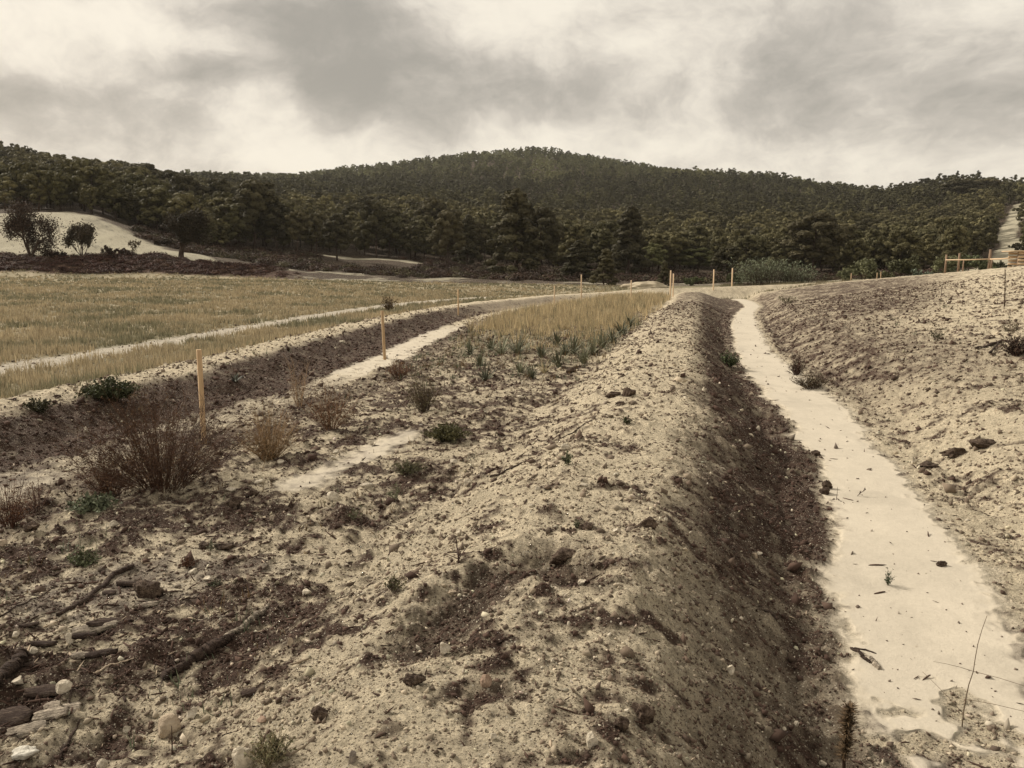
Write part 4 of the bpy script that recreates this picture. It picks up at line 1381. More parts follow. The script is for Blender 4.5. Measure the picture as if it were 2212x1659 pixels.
CLODS = [
    (478, 1190, 44, 17, 1.0, 'brown block of earth lying in the strip above the long log'),
    (440, 1186, 30, 15, .3, 'small dark clod left of the brown earth block'),
    (1360, 857, 30, 22, .2, 'reddish brown round clod on the middle berm crest'),
    (1325, 858, 34, 14, .3, 'dark crumbling clod left of the reddish round one'),
    (1341, 876, 22, 9, .3, 'dark flat clod below the reddish round clod'),
    (1234, 806, 26, 12, .4, 'dark clod at the foot of the middle berm below the strap leaves'),
    (546, 1071, 20, 14, .4, 'dark rounded clod below the straw-coloured bush'),
    (1764, 986, 26, 12, .6, 'dark flat wood-like clod at the upper edge of the silt bed'),
    (1787, 1055, 24, 17, .4, 'black clod on the silt bed edge, upper of a pair'),
    (1785, 1068, 26, 14, .4, 'dark brown clod on the silt bed edge, lower of a pair'),
    (2039, 1224, 22, 10, .3, 'small black clod lying on the silt near its right edge'),
    (1296, 1228, 18, 14, .3, 'small dark clod right above the dark hollow'),
    (307, 1292, 66, 30, .4, 'large dark crumbling clod right of the upper branch'),
    (500, 1098, 36, 28, .4, 'brown lump with roots below the big brown bush'),
    (58, 1148, 34, 18, .4, 'dark clod at the foot of the left border bush'),
    (2070, 985, 56, 12, .4, 'long dark ridge clod turned up beside a rut on the right bank'),
    (2130, 965, 50, 10, .4, 'dark turned clod further along the right bank rut'),
    (2010, 1012, 40, 12, .4, 'dark clod beside the upright white chip on the right bank'),
    (1390, 1560, 50, 40, .2, 'big rounded dark clod on the right in the foreground'),
    (1345, 1580, 34, 28, .25, 'rounded dark clod left of the big foreground one'),
    (690, 1555, 40, 26, .25, 'soft brown clod in the foreground left of centre'),
    (895, 1480, 44, 24, .3, 'dark clod below the sharp-edged white block'),
    (1270, 1145, 30, 16, .3, 'brown clod on the berm top among weeds'),
    (1400, 1140, 40, 22, .3, 'brown crumbling clod at the edge of the dark berm face'),
    (1215, 1215, 70, 26, .25, 'dark brown slumped lump at the upper rim of the hollow'),
]
for n, (u, v, w, h, ang, lab) in enumerate(CLODS):
    p = pix(u, v)
    W_, H_ = px_size(p, w), px_size(p, h)
    me = rock_mesh(900 + n, (W_, W_ * .75, max(H_ * 1.3, W_ * .4)), ang, 3, .22, 'earth_clod', M_CLOD)
    put(me, 'earth_clod', (p[0], p[1] + W_ * .25, p[2] + H_ * .25), random.uniform(-.3, .3), lab, 'clod', 'dark clods on the earth')


def wood(points, radii, seed, mat, name, label, cat='log', sides=10, lift=.6, gnarl=.07, parent=None, rs=.55):
    """a lying log or stick through photo points (bearing, row), resting on the ground"""
    r = np.random.default_rng(seed)
    P = []
    for u, v in points:
        q = pix(u, v); P.append(np.array(q))
    P = np.array(P)
    n = max(30, 12 * len(P))
    t = np.linspace(0, 1, n); tp = np.linspace(0, 1, len(P))
    Q = np.stack([np.interp(t, tp, P[:, k]) for k in range(3)], 1)
    R_ = np.interp(t, np.linspace(0, 1, len(radii)), radii) * rs * (1 + .10 * np.interp(t, np.linspace(0, 1, 6), r.normal(size=6)))
    Q[1:-1, :2] += r.normal(0, .25, (n - 2, 2)) * R_[1:-1, None]
    gz = ground_z(Q[:, 0], Q[:, 1])
    k = np.ones(5) / 5
    Q[:, 2] = np.maximum(np.convolve(np.pad(gz, 2, mode='edge'), k, 'valid'), gz - R_ * .5) + R_ * lift
    V, F = tube(Q, R_ * (1 + gnarl * r.normal(size=n)), sides)
    c0 = Q.mean(0)
    V = V + (perlin(V[:, 0] / max(R_.mean() * 1.6, .008), V[:, 1] / max(R_.mean() * 1.6, .008) + V[:, 2] * 30, seed + 5) * R_.mean() * .22)[:, None] * np.array([.6, .6, 1])
    V = V + (perlin(V[:, 0] * 9 / max(R_.mean() * 25, .05), V[:, 1] * 9 + V[:, 2] * 20, seed) * R_.mean() * gnarl * 1.5)[:, None] * np.array([.4, .4, 1])
    jag = r.uniform(-.5, 1.6, (2, sides)) * R_[[0, -1], None]
    e0 = (Q[0] - Q[1]) / np.linalg.norm(Q[0] - Q[1]); e1 = (Q[-1] - Q[-2]) / np.linalg.norm(Q[-1] - Q[-2])
    V[:sides] += jag[0][:, None] * e0; V[(n - 1) * sides:n * sides] += jag[1][:, None] * e1
    o = make_mesh(name, V - c0, F, None, mat, smooth=False)
    o.location = c0
    tag(o, label, cat)
    return o


wood([(126, 1331), (190, 1297), (245, 1243), (287, 1226)], [.022, .028, .032, .026], 1, M_DARKWOOD, 'dead_branch', 'crooked dark dead branch lying in the left foreground, upper of the two', 'branch')
wood([(283, 1226), (300, 1232), (318, 1240)], [.010, .012, .008], 2, M_GREYWOOD, 'broken_stick', 'short forked grey stick at the upper tip of the crooked branch', 'stick')
lg = wood([(362, 1468), (410, 1436), (470, 1395), (500, 1376)], [.040, .055, .048, .03], 3, M_DARKWOOD, 'split_log', 'long half-rotten log with a broken lower end in the left foreground', 'log', sides=14, gnarl=.12)
wood([(486, 1380), (540, 1345), (566, 1328), (578, 1309)], [.026, .026, .024, .018], 4, M_GREYWOOD, 'bark_covered_branch', 'grey barked branch continuing from the upper end of the long log', 'branch')
wood([(-14, 1492), (20, 1452), (50, 1416)], [.055, .055, .05], 5, M_DARKWOOD, 'sawn_log', 'thick dark split log end at the left border', 'log', sides=12, lift=.75)
wood([(-6, 1334), (60, 1300), (118, 1266)], [.008, .009, .005], 6, M_DARKWOOD, 'thin_stick', 'long thin dark stick at the left border below the tan stone', 'stick', sides=6)
wood([(188, 1450), (240, 1436), (294, 1422)], [.007, .010, .006], 7, M_TAN, 'pale_stick', 'tan peeled stick left of the long log', 'stick', sides=6)
wood([(425, 1341), (468, 1334), (506, 1327)], [.010, .014, .006], 8, M_GREYWOOD, 'grey_stick', 'grey splintered stick above the long log', 'stick', sides=6)
wood([(345, 1500), (352, 1462), (365, 1412), (380, 1440)], [.004, .005, .004, .004], 9, M_DARKWOOD, 'bent_twig', 'thin bent twig arching at the broken end of the long log', 'twig', sides=5, lift=3.0)
wood([(1838, 1402), (1862, 1418), (1880, 1432)], [.012, .019, .014], 10, M_DARKWOOD, 'wood_chunk', 'dark broken wood chunk on the silt edge, left piece', 'wood', sides=9)
wood([(1862, 1412), (1882, 1428), (1899, 1446)], [.014, .024, .022], 11, M_GREYWOOD, 'wood_chunk', 'grey broken wood chunk with dark end lying on the silt', 'wood', sides=9)
wood([(1838, 1400), (1870, 1405), (1892, 1412)], [.007, .009, .006], 12, M_DARKWOOD, 'wood_splinter', 'thin splinter above the grey wood chunk on the silt', 'wood', sides=7)
wood([(2109, 756), (2140, 747), (2178, 739)], [.035, .045, .03], 13, M_DARKWOOD, 'dead_branch', 'dead forked branch lying high on the right bank', 'branch', sides=7, lift=1.2)
wood([(2138, 766), (2150, 752), (2157, 741)], [.03, .03, .025], 14, M_DARKWOOD, 'dead_branch', 'short crossing stick leaning on the forked branch on the right bank', 'branch', sides=7, lift=2.0)
wood([(1640, 1310), (1660, 1322), (1676, 1338)], [.010, .014, .012], 15, M_DARKWOOD, 'wood_chunk', 'short dark stick on the near dark berm face', 'wood', sides=7)
wood([(1175, 962), (1240, 935), (1290, 905)], [.012, .014, .010], 16, M_DARKWOOD, 'thin_stick', 'thin dark stick low on the left flank of the middle berm', 'stick', sides=5)
wood([(1060, 1030), (1110, 1010), (1150, 990)], [.016, .02, .012], 17, M_DARKWOOD, 'thin_stick', 'dark rooty stick at the foot of the middle berm', 'stick', sides=6)
wood([(700, 1292), (760, 1275)], [.006, .004], 18, M_DARKWOOD, 'thin_stick', 'short dark twig right of the pale stone above the log', 'twig', sides=5)
wood([(480, 1590), (520, 1574), (560, 1570)], [.004, .005, .003], 19, M_DARKWOOD, 'thin_twig', 'curved thin twig right of the white blunt stone', 'twig', sides=5)
wood([(110, 1560), (150, 1520), (165, 1490), (200, 1480)], [.006, .008, .006, .004], 20, M_DARKWOOD, 'crooked_twig', 'crooked dark twig among the bark scraps', 'twig', sides=6, lift=1.5)
wood([(130, 1640), (150, 1600), (172, 1555)], [.010, .012, .006], 21, M_DARKWOOD, 'dead_root', 'dark root curving out of the ground at lower left', 'root', sides=6)

BARK = [
    (92, 1505, 60, 26, 0, 'dark curved bark scrap left of the white angular stone'),
    (232, 1358, 70, 14, 0, 'long dark bark scrap below the crooked branch'),
    (205, 1371, 84, 9, 1, 'pale splintered bark strip under the long dark scrap'),
    (317, 1313, 40, 9, 1, 'pale curled bark piece right of the crooked branch'),
    (273, 1268, 36, 15, 0, 'dark bark chunk resting below the crooked branch'),
    (235, 1284, 24, 15, 0, 'squat brown bark chunk against the crooked branch'),
    (174, 1422, 34, 18, 1, 'grey bark piece between the two foreground logs'),
    (215, 1420, 52, 16, 0, 'dark ragged bark piece right of the grey one'),
    (58, 1590, 64, 30, 1, 'big pale furrowed bark slab at lower left'),
    (109, 1554, 58, 24, 1, 'pale bark slab lying behind the big furrowed one'),
    (25, 1560, 56, 40, 0, 'broad dark bark slab at the left border'),
    (150, 1538, 34, 34, 1, 'pale ragged bark scrap standing on edge'),
    (112, 1530, 26, 28, 1, 'narrow pale bark scrap behind the ragged one'),
    (92, 1398, 40, 14, 0, 'dark bark flake left of the white stone between scraps'),
    (180, 1380, 40, 12, 0, 'dark bark flake under the pale splintered strip'),
    (545, 1500, 44, 18, 0, 'dark bark scrap with a pale edge right of the long log'),
    (70, 1440, 30, 12, 0, 'dark bark flake beside the split log end'),
    (62, 1355, 30, 8, 0, 'thin dark flake near the left border stick'),
]
def bark_mesh(seed, L, Wd, T):
    r = np.random.default_rng(seed)
    nx, ny = 12, 7
    X, Y = np.meshgrid(np.linspace(-.5, .5, nx), np.linspace(-.5, .5, ny), indexing='ij')
    taper = 1 - .55 * np.abs(2 * X) ** 2.2 * r.uniform(.6, 1.1)
    x = X * L * (1 + .06 * r.normal(size=X.shape)); y = Y * Wd * taper * (1 + .12 * r.normal(size=X.shape))
    arch = (1 - (2 * Y) ** 2) * Wd * .22 * r.uniform(.3, 1.2) + .08 * L * r.normal() * X ** 2
    top = arch + T * (.6 + .4 * r.uniform(size=X.shape)); bot = arch - T * .4
    V = np.concatenate([np.stack([x, y, top], -1).reshape(-1, 3), np.stack([x, y, bot], -1).reshape(-1, 3)])
    F = []; N = nx * ny
    for i in range(nx - 1):
        for j in range(ny - 1):
            a, b, c, d = i * ny + j, (i + 1) * ny + j, (i + 1) * ny + j + 1, i * ny + j + 1
            F += [(a, b, c, d), (a + N, d + N, c + N, b + N)]
    ring = [i * ny for i in range(nx)] + [(nx - 1) * ny + j for j in range(1, ny)] + [i * ny + ny - 1 for i in range(nx - 2, -1, -1)] + [j for j in range(ny - 2, 0, -1)]
    for a, b in zip(ring, ring[1:] + ring[:1]):
        F.append((b, a, a + N, b + N))
    return V, np.array(F)
for n, (u, v, w, h, m, lab) in enumerate(BARK):
    p = pix(u, v)
    L = px_size(p, w)
    V, F = bark_mesh(1100 + n, L, max(L * .34, px_size(p, h) * 1.1), L * .07)
    me = make_mesh('bark_piece', V, F, None, (M_DARKWOOD, M_GREYWOOD)[m], link=False)
    put(me, 'bark_piece', (p[0], p[1] + L * .1, p[2] + L * .09), random.uniform(.1, .75), lab, 'bark', 'bark scraps on the ground', tilt=(random.uniform(.0, .5), random.uniform(-.2, .2)))
# crumpled white scrap at the lower left corner
p = pix(38, 1655); L = px_size(p, 56)
V, F = ICO3[0].copy(), ICO3[1]
k = 1 + .30 * perlin(V[:, 0] * 1.4 + 3, V[:, 1] * 1.4 + V[:, 2] * 1.1, 77) + .10 * perlin(V[:, 0] * 3, V[:, 2] * 3 + V[:, 1] * 2, 78)
V = V * k[:, None] * np.array([L * .36, L * .28, L * .17])
M_WHITE = rough_material('bleached_scrap', (.42, .39, .33), (.58, .55, .48), 10.0, bump=.01)
put(make_mesh('white_scrap', V, F, None, M_WHITE, smooth=True, link=False), 'white_scrap', (p[0], p[1] + .04, p[2] + L * .22), .4, 'crumpled white scrap in the lower left corner', 'scrap')


# ------------------------------------------------------------------ stakes, fence, pallet gate
STAKES = [
    (441, 960, 755, 11.5, 0.0, 0, 'tall square wooden stake standing behind the big brown bush, nearest of all'),
    (831, 777, 671, 6.8, -.03, 0, 'wooden stake at the bend of the left ditch, leaning slightly'),
    (990, 681, 625, 3.2, 0, 0, 'thin wooden stake in the dark left berm face'),
    (1198, 652, 617, 2.6, 0, 1, 'thin pale stake at the upper edge of the golden grass'),
    (1256, 632, 593, 2.6, 0, 1, 'pale stake on the far end of the left berm crest before dark pines'),
    (1364, 637, 605, 2.5, 0, 1, 'short pale stake in front of the white cut bank'),
    (1449, 620, 584, 3.0, 0, 1, 'thicker pale stake, left one of the close pair'),
    (1455, 624, 591, 2.5, 0, 1, 'shorter pale stake, right one of the close pair'),
    (1542, 621, 582, 2.5, 0, 1, 'thin stake standing inside the pale spoil bank'),
    (1582, 610, 579, 2.5, 0, 1, 'pale stake on top of the spoil bank left of the cane thicket'),
    (1839, 603, 590, 1.6, 0, 0, 'tiny stake in the grass right of the cane thicket'),
    (1895, 602, 589, 1.6, 0, 0, 'tiny stake before the grey-green shrubs, left of two'),
    (1903, 601, 587, 1.6, 0, 0, 'tiny stake before the grey-green shrubs, right of two'),
]
STAKE_Y = {3: 43., 4: 50., 5: 56., 6: 63., 7: 60., 8: 66., 9: 68.5, 10: 70., 11: 70., 12: 70.}
for n, (u, vb, vt, w, lean, pale, lab) in enumerate(STAKES):
    p = at_y(u, STAKE_Y[n]) if n in STAKE_Y else pix(u, vb)
    ys = math.hypot(p[0], p[1])
    dtop = pix_dir(u, vt); t = p[1] / dtop[1]
    top = EYE + dtop[2] * t
    h = max(top - p[2], .25)
    s = max(px_size(p, w) * .78, .035)
    V, F = box((0, 0, (h - .25) / 2), (s, s, h + .25))
    top_i = V[:, 2] > 0
    A = Acc(); A.add(V, F)
    o = A.mesh('wooden_stake', (M_STAKE, M_STAKEPALE)[pale])
    bev = o.modifiers.new('edge', 'BEVEL'); bev.width = s * .07; bev.segments = 2
    o.location = p
    o.rotation_euler = (0, lean, .55 if n == 0 else .4)
    tag(o, lab, 'stake', 'wooden stakes marking the ditches')

# timber fence on the brow of the right bank
f0 = at_y(2041, 47.0)
fence = empty('wooden_fence', f0)
tag(fence, 'rustic timber fence of thin posts and one rail on the brow of the right bank', 'fence')
def local(p): return Vector(p) - Vector(f0)
def post(u, y, vb, vt, w, mat, nm='post'):
    p = at_y(u, y); dt = pix_dir(u, vt); top = EYE + dt[2] * p[1] / dt[1]
    h = max(top - p[2], .4); r_ = px_size(p, w) / 2
    q = local(p)
    V, F = tube([q + Vector((0, 0, -.4)), q + Vector((.01, 0, h * .5)), q + Vector((.02, 0, h))], [r_, r_ * .97, r_ * .9], 8)
    return make_mesh(nm, V, F, None, mat, parent=fence), p, h
FY = [47.0, 46.6, 47.4, 45.0, 45.3]
post(2041, FY[0], 590, 550, 3.6, M_FENCE); post(2069, FY[1], 589, 547, 3.8, M_FENCE); post(2079, FY[2], 587, 561, 2.4, M_FENCE)
post(2135, FY[3], 584, 539, 4.8, M_FENCE); post(2140, FY[4], 578, 559, 3.0, M_FENCE)
def rail(u0, v0, y0, u1, v1, y1, w):
    d0, d1 = pix_dir(u0, v0), pix_dir(u1, v1)
    a = Vector(d0 * (y0 / d0[1])) + Vector((0, 0, EYE)); b = Vector(d1 * (y1 / d1[1])) + Vector((0, 0, EYE))
    r_ = px_size(a, w) / 2
    V, F = tube([local(a), (local(a) + local(b)) / 2 + Vector((0, 0, -.02)), local(b)], [r_, r_ * .95, r_ * .9], 8)
    make_mesh('rail', V, F, None, M_RAIL, parent=fence)
rail(2043, 561.5, FY[0] - .10, 2136, 559.5, FY[3] - .12, 2.3)
rail(2138, 560, FY[3] - .10, 2200, 556, 43.4, 2.3)
# slatted pallet bin at the end of the fence
g0 = at_y(2206, 43.0)
gate = empty('slatted_bin', g0, .0)
tag(gate, 'slatted pale timber bin with a flat lid where the fence ends at the right border', 'bin')
px43 = px_size(g0, 1)
def part(nm, c, s, mat, rot=None):
    V, F = box(c, s, rot)
    o = make_mesh(nm, V, F, None, mat, parent=gate)
    return o
Wg, Hg = 44 * px43, 33 * px43
ang = math.radians(-7)
Rg = np.array([[1, 0, 0], [0, 1, 0], [0, 0, 1]])
for k in range(5):
    part('slat', (Wg / 2 - 8 * px43, -.02, .12 + k * Hg / 5.2), (Wg, .03, Hg / 8.2), M_RAIL)
for k in range(3):
    part('post', (-8 * px43 + Wg * (.03 + .47 * k), .035, Hg * .42), (.08, .07, Hg * 1.1), M_FENCE)
for k in range(5):
    part('slat', (Wg / 2 - 8 * px43, .85, .12 + k * Hg / 5.2), (Wg, .03, Hg / 8.2), M_RAIL)
part('lid', (Wg / 2 - 14 * px43, .40, Hg * 1.0), (Wg * 1.22, 1.15, .06), M_STAKEPALE)


# ------------------------------------------------------------------ bushes and single plants
def twig_bush(seed, h, w, stems=60, forks=2, leafn=500, leaf=.014, col=(.10, .05, .028), leafcol=(.13, .075, .04), rad=.004, up=.5, arch=.25, parts=('stems', 'dry_leaves')):
    r = np.random.default_rng(seed)
    st, lf = Acc(), Acc()
    tips = []
    for s in range(stems):
        a = r.uniform(0, 6.28); q = r.uniform(0, 1) ** .6
        base = np.array([math.cos(a), math.sin(a), 0]) * w * .10 * q
        tgt = np.array([math.cos(a) * w * .5 * q, math.sin(a) * w * .5 * q, h * 1.12 * (1 - .50 * q ** 2.2) * r.uniform(.45, 1.03)])
        n = 6
        t = np.linspace(0, 1, n)[:, None]
        P = base + (tgt - base) * t
        P[:, :2] *= (1 - arch * (1 - t)) * .5 + .5
        P += np.cumsum(r.normal(0, .018 * h, (n, 3)), 0) * np.array([1, 1, .5])
        P[0] = base - np.array([0, 0, .03])
        c = np.array(col) * r.uniform(.6, 1.6)
        rad_ = rad * .6
        st.add(*tube(P, np.linspace(rad_, rad_ * .4, n), 3, False), c)
        tips.extend(P[2:])
        for f in range(forks + 2):
            i = r.integers(1, n - 1)
            d = (P[i + 1] - P[i]); d = d / np.linalg.norm(d) + r.normal(0, .55, 3); d[2] += .2; d /= np.linalg.norm(d)
            L = h * r.uniform(.12, .34)
            Q = np.stack([P[i], P[i] + d * L * .5 + r.normal(0, .02 * h, 3), P[i] + d * L])
            st.add(*tube(Q, [rad_ * .7, rad_ * .55, rad_ * .35], 3, False), c * r.uniform(.7, 1.3))
            tips.extend(Q[1:])
    T = np.array(tips)
    if leafn:
        i = r.integers(0, len(T), leafn)
        C = T[i] + r.normal(0, .02 * h, (leafn, 3))
        V, F = tri_cloud(C, r.normal(size=(leafn, 3)), leaf, .8, r)
        lf.add(V, F, np.array(leafcol)[None] * np.repeat(r.uniform(.5, 1.6, leafn), 3)[:, None])
    return st, lf


def place_bush(u, v, wpx, hpx, seed, label, cat='bush', name='dry_bush', **kw):
    p = pix(u, v) if v > 600 else at_y(u, depth_for(u, v))
    h, w = px_size(p, hpx), px_size(p, wpx)
    pr = twig_bush(seed, h, w, parts=None, **kw)
    nm = kw.get('names', ('stems', 'foliage'))
    return set_plant(name, pr, p, 0, label, cat, names=('stems', 'foliage'), mats=(M_LEAF, M_LEAF))


BR, BRL = (.085, .042, .026), (.115, .066, .036)
place_bush(352, 1056, 390, 200, 1, 'big brown dry bush in front of the nearest stake', stems=240, forks=4, leafn=4200, leaf=.013, col=BR, leafcol=BRL, rad=.004)
place_bush(236, 1072, 150, 100, 2, 'low rusty brown bush touching the left side of the big brown bush', stems=90, forks=3, leafn=1300, leaf=.012, col=BR, leafcol=(.10, .052, .026), rad=.0035)
place_bush(583, 990, 150, 110, 3, 'straw-coloured fan-shaped dry bush right of the nearest stake', stems=170, forks=1, leafn=500, leaf=.012, col=(.20, .135, .07), leafcol=(.14, .085, .045), rad=.004)
place_bush(712, 926, 140, 92, 4, 'rusty dry bush at the bend of the left ditch bed', stems=80, forks=3, leafn=900, leaf=.018, col=(.13, .075, .04), leafcol=BRL, rad=.004)
place_bush(648, 880, 60, 110, 5, 'sparse tall dry bush with one long leaning stem beside the left ditch', stems=22, forks=2, leafn=140, leaf=.014, col=(.20, .14, .08), leafcol=BRL, rad=.005)
place_bush(915, 889, 95, 84, 6, 'bare-stemmed olive-brown bush in the middle of the strip', stems=60, forks=3, leafn=420, leaf=.022, col=(.09, .065, .04), leafcol=(.10, .085, .045), rad=.006)
place_bush(860, 818, 70, 44, 7, 'low rusty bush against the pale ditch bed', stems=60, forks=3, leafn=500, leaf=.022, col=BR, leafcol=(.17, .10, .05), rad=.005)
place_bush(24, 1140, 90, 96, 8, 'brown leafless bush at the left border', stems=60, forks=3, leafn=500, leaf=.012, col=BR, leafcol=BRL, rad=.0035)
place_bush(82, 1104, 74, 64, 9, 'thin grey-brown sparse bush beside the left border bush', stems=28, forks=3, leafn=160, leaf=.012, col=(.10, .06, .045), leafcol=BRL, rad=.0035)
place_bush(240, 862, 116, 38, 10, 'dense dark green cushion bush on the crest of the left berm', name='cushion_bush', stems=200, forks=2, leafn=3200, leaf=.034, col=(.05, .052, .026), leafcol=(.052, .058, .027), rad=.004)
place_bush(84, 890, 60, 24, 11, 'small dark low plant on the left berm crest near the left border', name='cushion_bush', stems=60, forks=2, leafn=500, leaf=.03, col=(.06, .05, .03), leafcol=(.06, .056, .03), rad=.004)
place_bush(966, 949, 112, 32, 12, 'dark olive creeping mat of leaves at the tip of the silt patch', name='cushion_bush', stems=200, forks=2, leafn=2600, leaf=.020, col=(.07, .065, .032), leafcol=(.075, .07, .032), rad=.003)
place_bush(880, 1020, 90, 22, 13, 'thin dull green creeping patch below the dark olive mat', name='cushion_bush', stems=90, forks=2, leafn=700, leaf=.016, col=(.08, .07, .04), leafcol=(.09, .085, .045), rad=.003)
place_bush(840, 673, 36, 36, 14, 'small lone twiggy shrub beside the field track', stems=50, forks=3, leafn=380, leaf=.06, col=(.09, .06, .035), leafcol=(.12, .085, .045), rad=.009)
place_bush(1575, 792, 46, 30, 15, 'dark green leafy clump on the left edge of the main ditch bed', name='leafy_clump', stems=60, forks=2, leafn=700, leaf=.035, col=(.05, .045, .025), leafcol=(.06, .075, .035), rad=.005)
place_bush(1752, 840, 84, 36, 16, 'dark tangled plant clump at the foot of the right bank', name='leafy_clump', stems=90, forks=3, leafn=900, leaf=.024, col=(.06, .04, .028), leafcol=(.065, .052, .03), rad=.005)
place_bush(1720, 810, 50, 42, 17, 'dark rooty debris clump beside the main ditch bed', name='leafy_clump', stems=60, forks=3, leafn=300, leaf=.02, col=(.07, .04, .03), leafcol=(.07, .05, .03), rad=.007)
place_bush(2196, 766, 60, 34, 18, 'dark heap of brushwood behind the forked branch at the right border', name='leafy_clump', stems=90, forks=3, leafn=500, leaf=.04, col=(.06, .038, .03), leafcol=(.07, .05, .035), rad=.012)
place_bush(178, 1226, 62, 40, 19, 'green-brown weed base with two tall thin stalks in the left foreground', 'weed', name='weed', stems=46, forks=2, leafn=420, leaf=.016, col=(.10, .105, .055), leafcol=(.10, .11, .06), rad=.0022)
place_bush(206, 1100, 110, 28, 20, 'pale green leafy weeds below the rusty brown bush', 'weed', name='weed', stems=60, forks=2, leafn=600, leaf=.030, col=(.12, .13, .08), leafcol=(.15, .165, .105), rad=.003)
place_bush(582, 1652, 90, 62, 21, 'sprawling half-dry green plant at the bottom border beside the big cream stone', 'plant', name='sprawling_plant', stems=46, forks=4, leafn=420, leaf=.011, col=(.20, .165, .10), leafcol=(.13, .12, .065), rad=.0028)
place_bush(1918, 1264, 24, 32, 22, 'tiny green seedling growing out of the silt bed', 'plant', name='seedling', stems=14, forks=3, leafn=130, leaf=.010, col=(.07, .06, .035), leafcol=(.085, .105, .06), rad=.0016)
place_bush(1225, 1004, 26, 30, 23, 'small green weed below the round stone on the berm crest', 'weed', name='weed', stems=18, forks=2, leafn=120, leaf=.016, col=(.08, .08, .045), leafcol=(.09, .10, .055), rad=.002)
place_bush(1355, 916, 24, 18, 24, 'small dark rosette weed on the middle berm crest', 'weed', name='weed', stems=24, forks=2, leafn=140, leaf=.018, col=(.06, .055, .03), leafcol=(.065, .07, .035), rad=.0022)
place_bush(1245, 1140, 24, 18, 25, 'small weed on the middle berm top above the hollow', 'weed', name='weed', stems=16, forks=2, leafn=100, leaf=.012, col=(.07, .06, .035), leafcol=(.085, .085, .05), rad=.002)
place_bush(465, 1265, 40, 16, 26, 'faint green sprig right of the dull pale stone', 'weed', name='weed', stems=18, forks=2, leafn=140, leaf=.009, col=(.10, .10, .06), leafcol=(.11, .115, .07), rad=.0015)
place_bush(850, 1085, 44, 40, 27, 'feathery green weed in the middle of the strip', 'weed', name='weed', stems=20, forks=3, leafn=150, leaf=.012, col=(.12, .12, .07), leafcol=(.13, .135, .08), rad=.002)
place_bush(765, 1125, 30, 34, 28, 'thin green weed below the long flat stone', 'weed', name='weed', stems=14, forks=2, leafn=80, leaf=.012, col=(.12, .11, .065), leafcol=(.12, .12, .07), rad=.002)
place_bush(850, 1275, 44, 30, 29, 'dark small plant low on the near berm flank', 'weed', name='weed', stems=30, forks=2, leafn=200, leaf=.012, col=(.07, .055, .035), leafcol=(.08, .075, .04), rad=.002)
place_bush(455, 1190, 30, 22, 30, 'greyish sprig beside the small dark clod', 'weed', name='weed', stems=16, forks=2, leafn=120, leaf=.010, col=(.10, .09, .06), leafcol=(.11, .11, .075), rad=.0015)
place_bush(406, 1224, 46, 20, 31, 'reddish dry mossy plant above the upper branch', 'weed', name='weed', stems=40, forks=2, leafn=260, leaf=.010, col=(.10, .05, .03), leafcol=(.10, .05, .03), rad=.0018)
place_bush(1700, 655, 40, 18, 32, 'small grey weed on the far end of the right bank', 'weed', name='weed', stems=30, forks=2, leafn=200, leaf=.05, col=(.09, .075, .045), leafcol=(.12, .11, .065), rad=.008)
place_bush(2022, 735, 30, 22, 33, 'small weed in the stony middle of the right bank', 'weed', name='weed', stems=20, forks=2, leafn=120, leaf=.03, col=(.09, .07, .045), leafcol=(.10, .095, .055), rad=.005)
place_bush(2185, 720, 34, 30, 34, 'thin grey weed above the forked branch on the right bank', 'weed', name='weed', stems=16, forks=3, leafn=80, leaf=.03, col=(.10, .075, .05), leafcol=(.11, .10, .065), rad=.006)

# slender upright plants: thistle, stalks, sapling shoots
def stalk(u, v, vt, label, cat, name, rad=.005, lean=(0, 0), col=(.09, .055, .035), leaves=60, leaf=.02, leafcol=(.10, .07, .04), lo=.3, branches=0, seed=1, y=None):
    r = np.random.default_rng(seed)
    p = pix(u, v); h = px_size(p, v - vt)
    A, B = Acc(), Acc()
    t = np.linspace(0, 1, 9)
    P = np.stack([lean[0] * h * t ** 1.3, lean[1] * h * t, h * t - .04 * (t == 0)], 1) + np.concatenate([[[0, 0, 0]], np.cumsum(r.normal(0, .008 * h, (8, 3)), 0) * [1, 1, .2]])
    A.add(*tube(P, np.linspace(rad, rad * .4, 9), 5), col)
    for k in range(branches):
        i = r.integers(1, 6); a = r.uniform(0, 6.28)
        d = np.array([math.cos(a), math.sin(a), r.uniform(.1, .7)]); L = h * r.uniform(.3, .75)
        Q = np.stack([P[i] + d * L * s + np.array([0, 0, -.10 * L * s * s]) for s in (0, .35, .7, 1)])
        A.add(*tube(Q, np.linspace(rad * .5, rad * .25, 4), 4), col)
    if leaves:
        tt = r.uniform(lo, 1, leaves)
        C = np.stack([np.interp(tt, t, P[:, k]) for k in range(3)], 1)
        d = r.normal(size=(leaves, 3)); d[:, 2] = np.abs(d[:, 2]) * .5; d /= np.linalg.norm(d, axis=1, keepdims=True)
        V = []
        for c, e in zip(C, d):
            s = np.cross(e, [0, 0, 1]); s /= max(np.linalg.norm(s), 1e-6)
            V += [c - s * leaf * .12, c + s * leaf * .12, c + e * leaf * r.uniform(.6, 1.3)]
        B.add(np.array(V), np.arange(len(V)).reshape(-1, 3), np.array(leafcol)[None] * np.repeat(r.uniform(.5, 1.6, leaves), 3)[:, None])
    return set_plant(name, (A, B), p, 0, label, cat, names=('stem', 'leaves'), mats=(M_LEAF, M_LEAF))

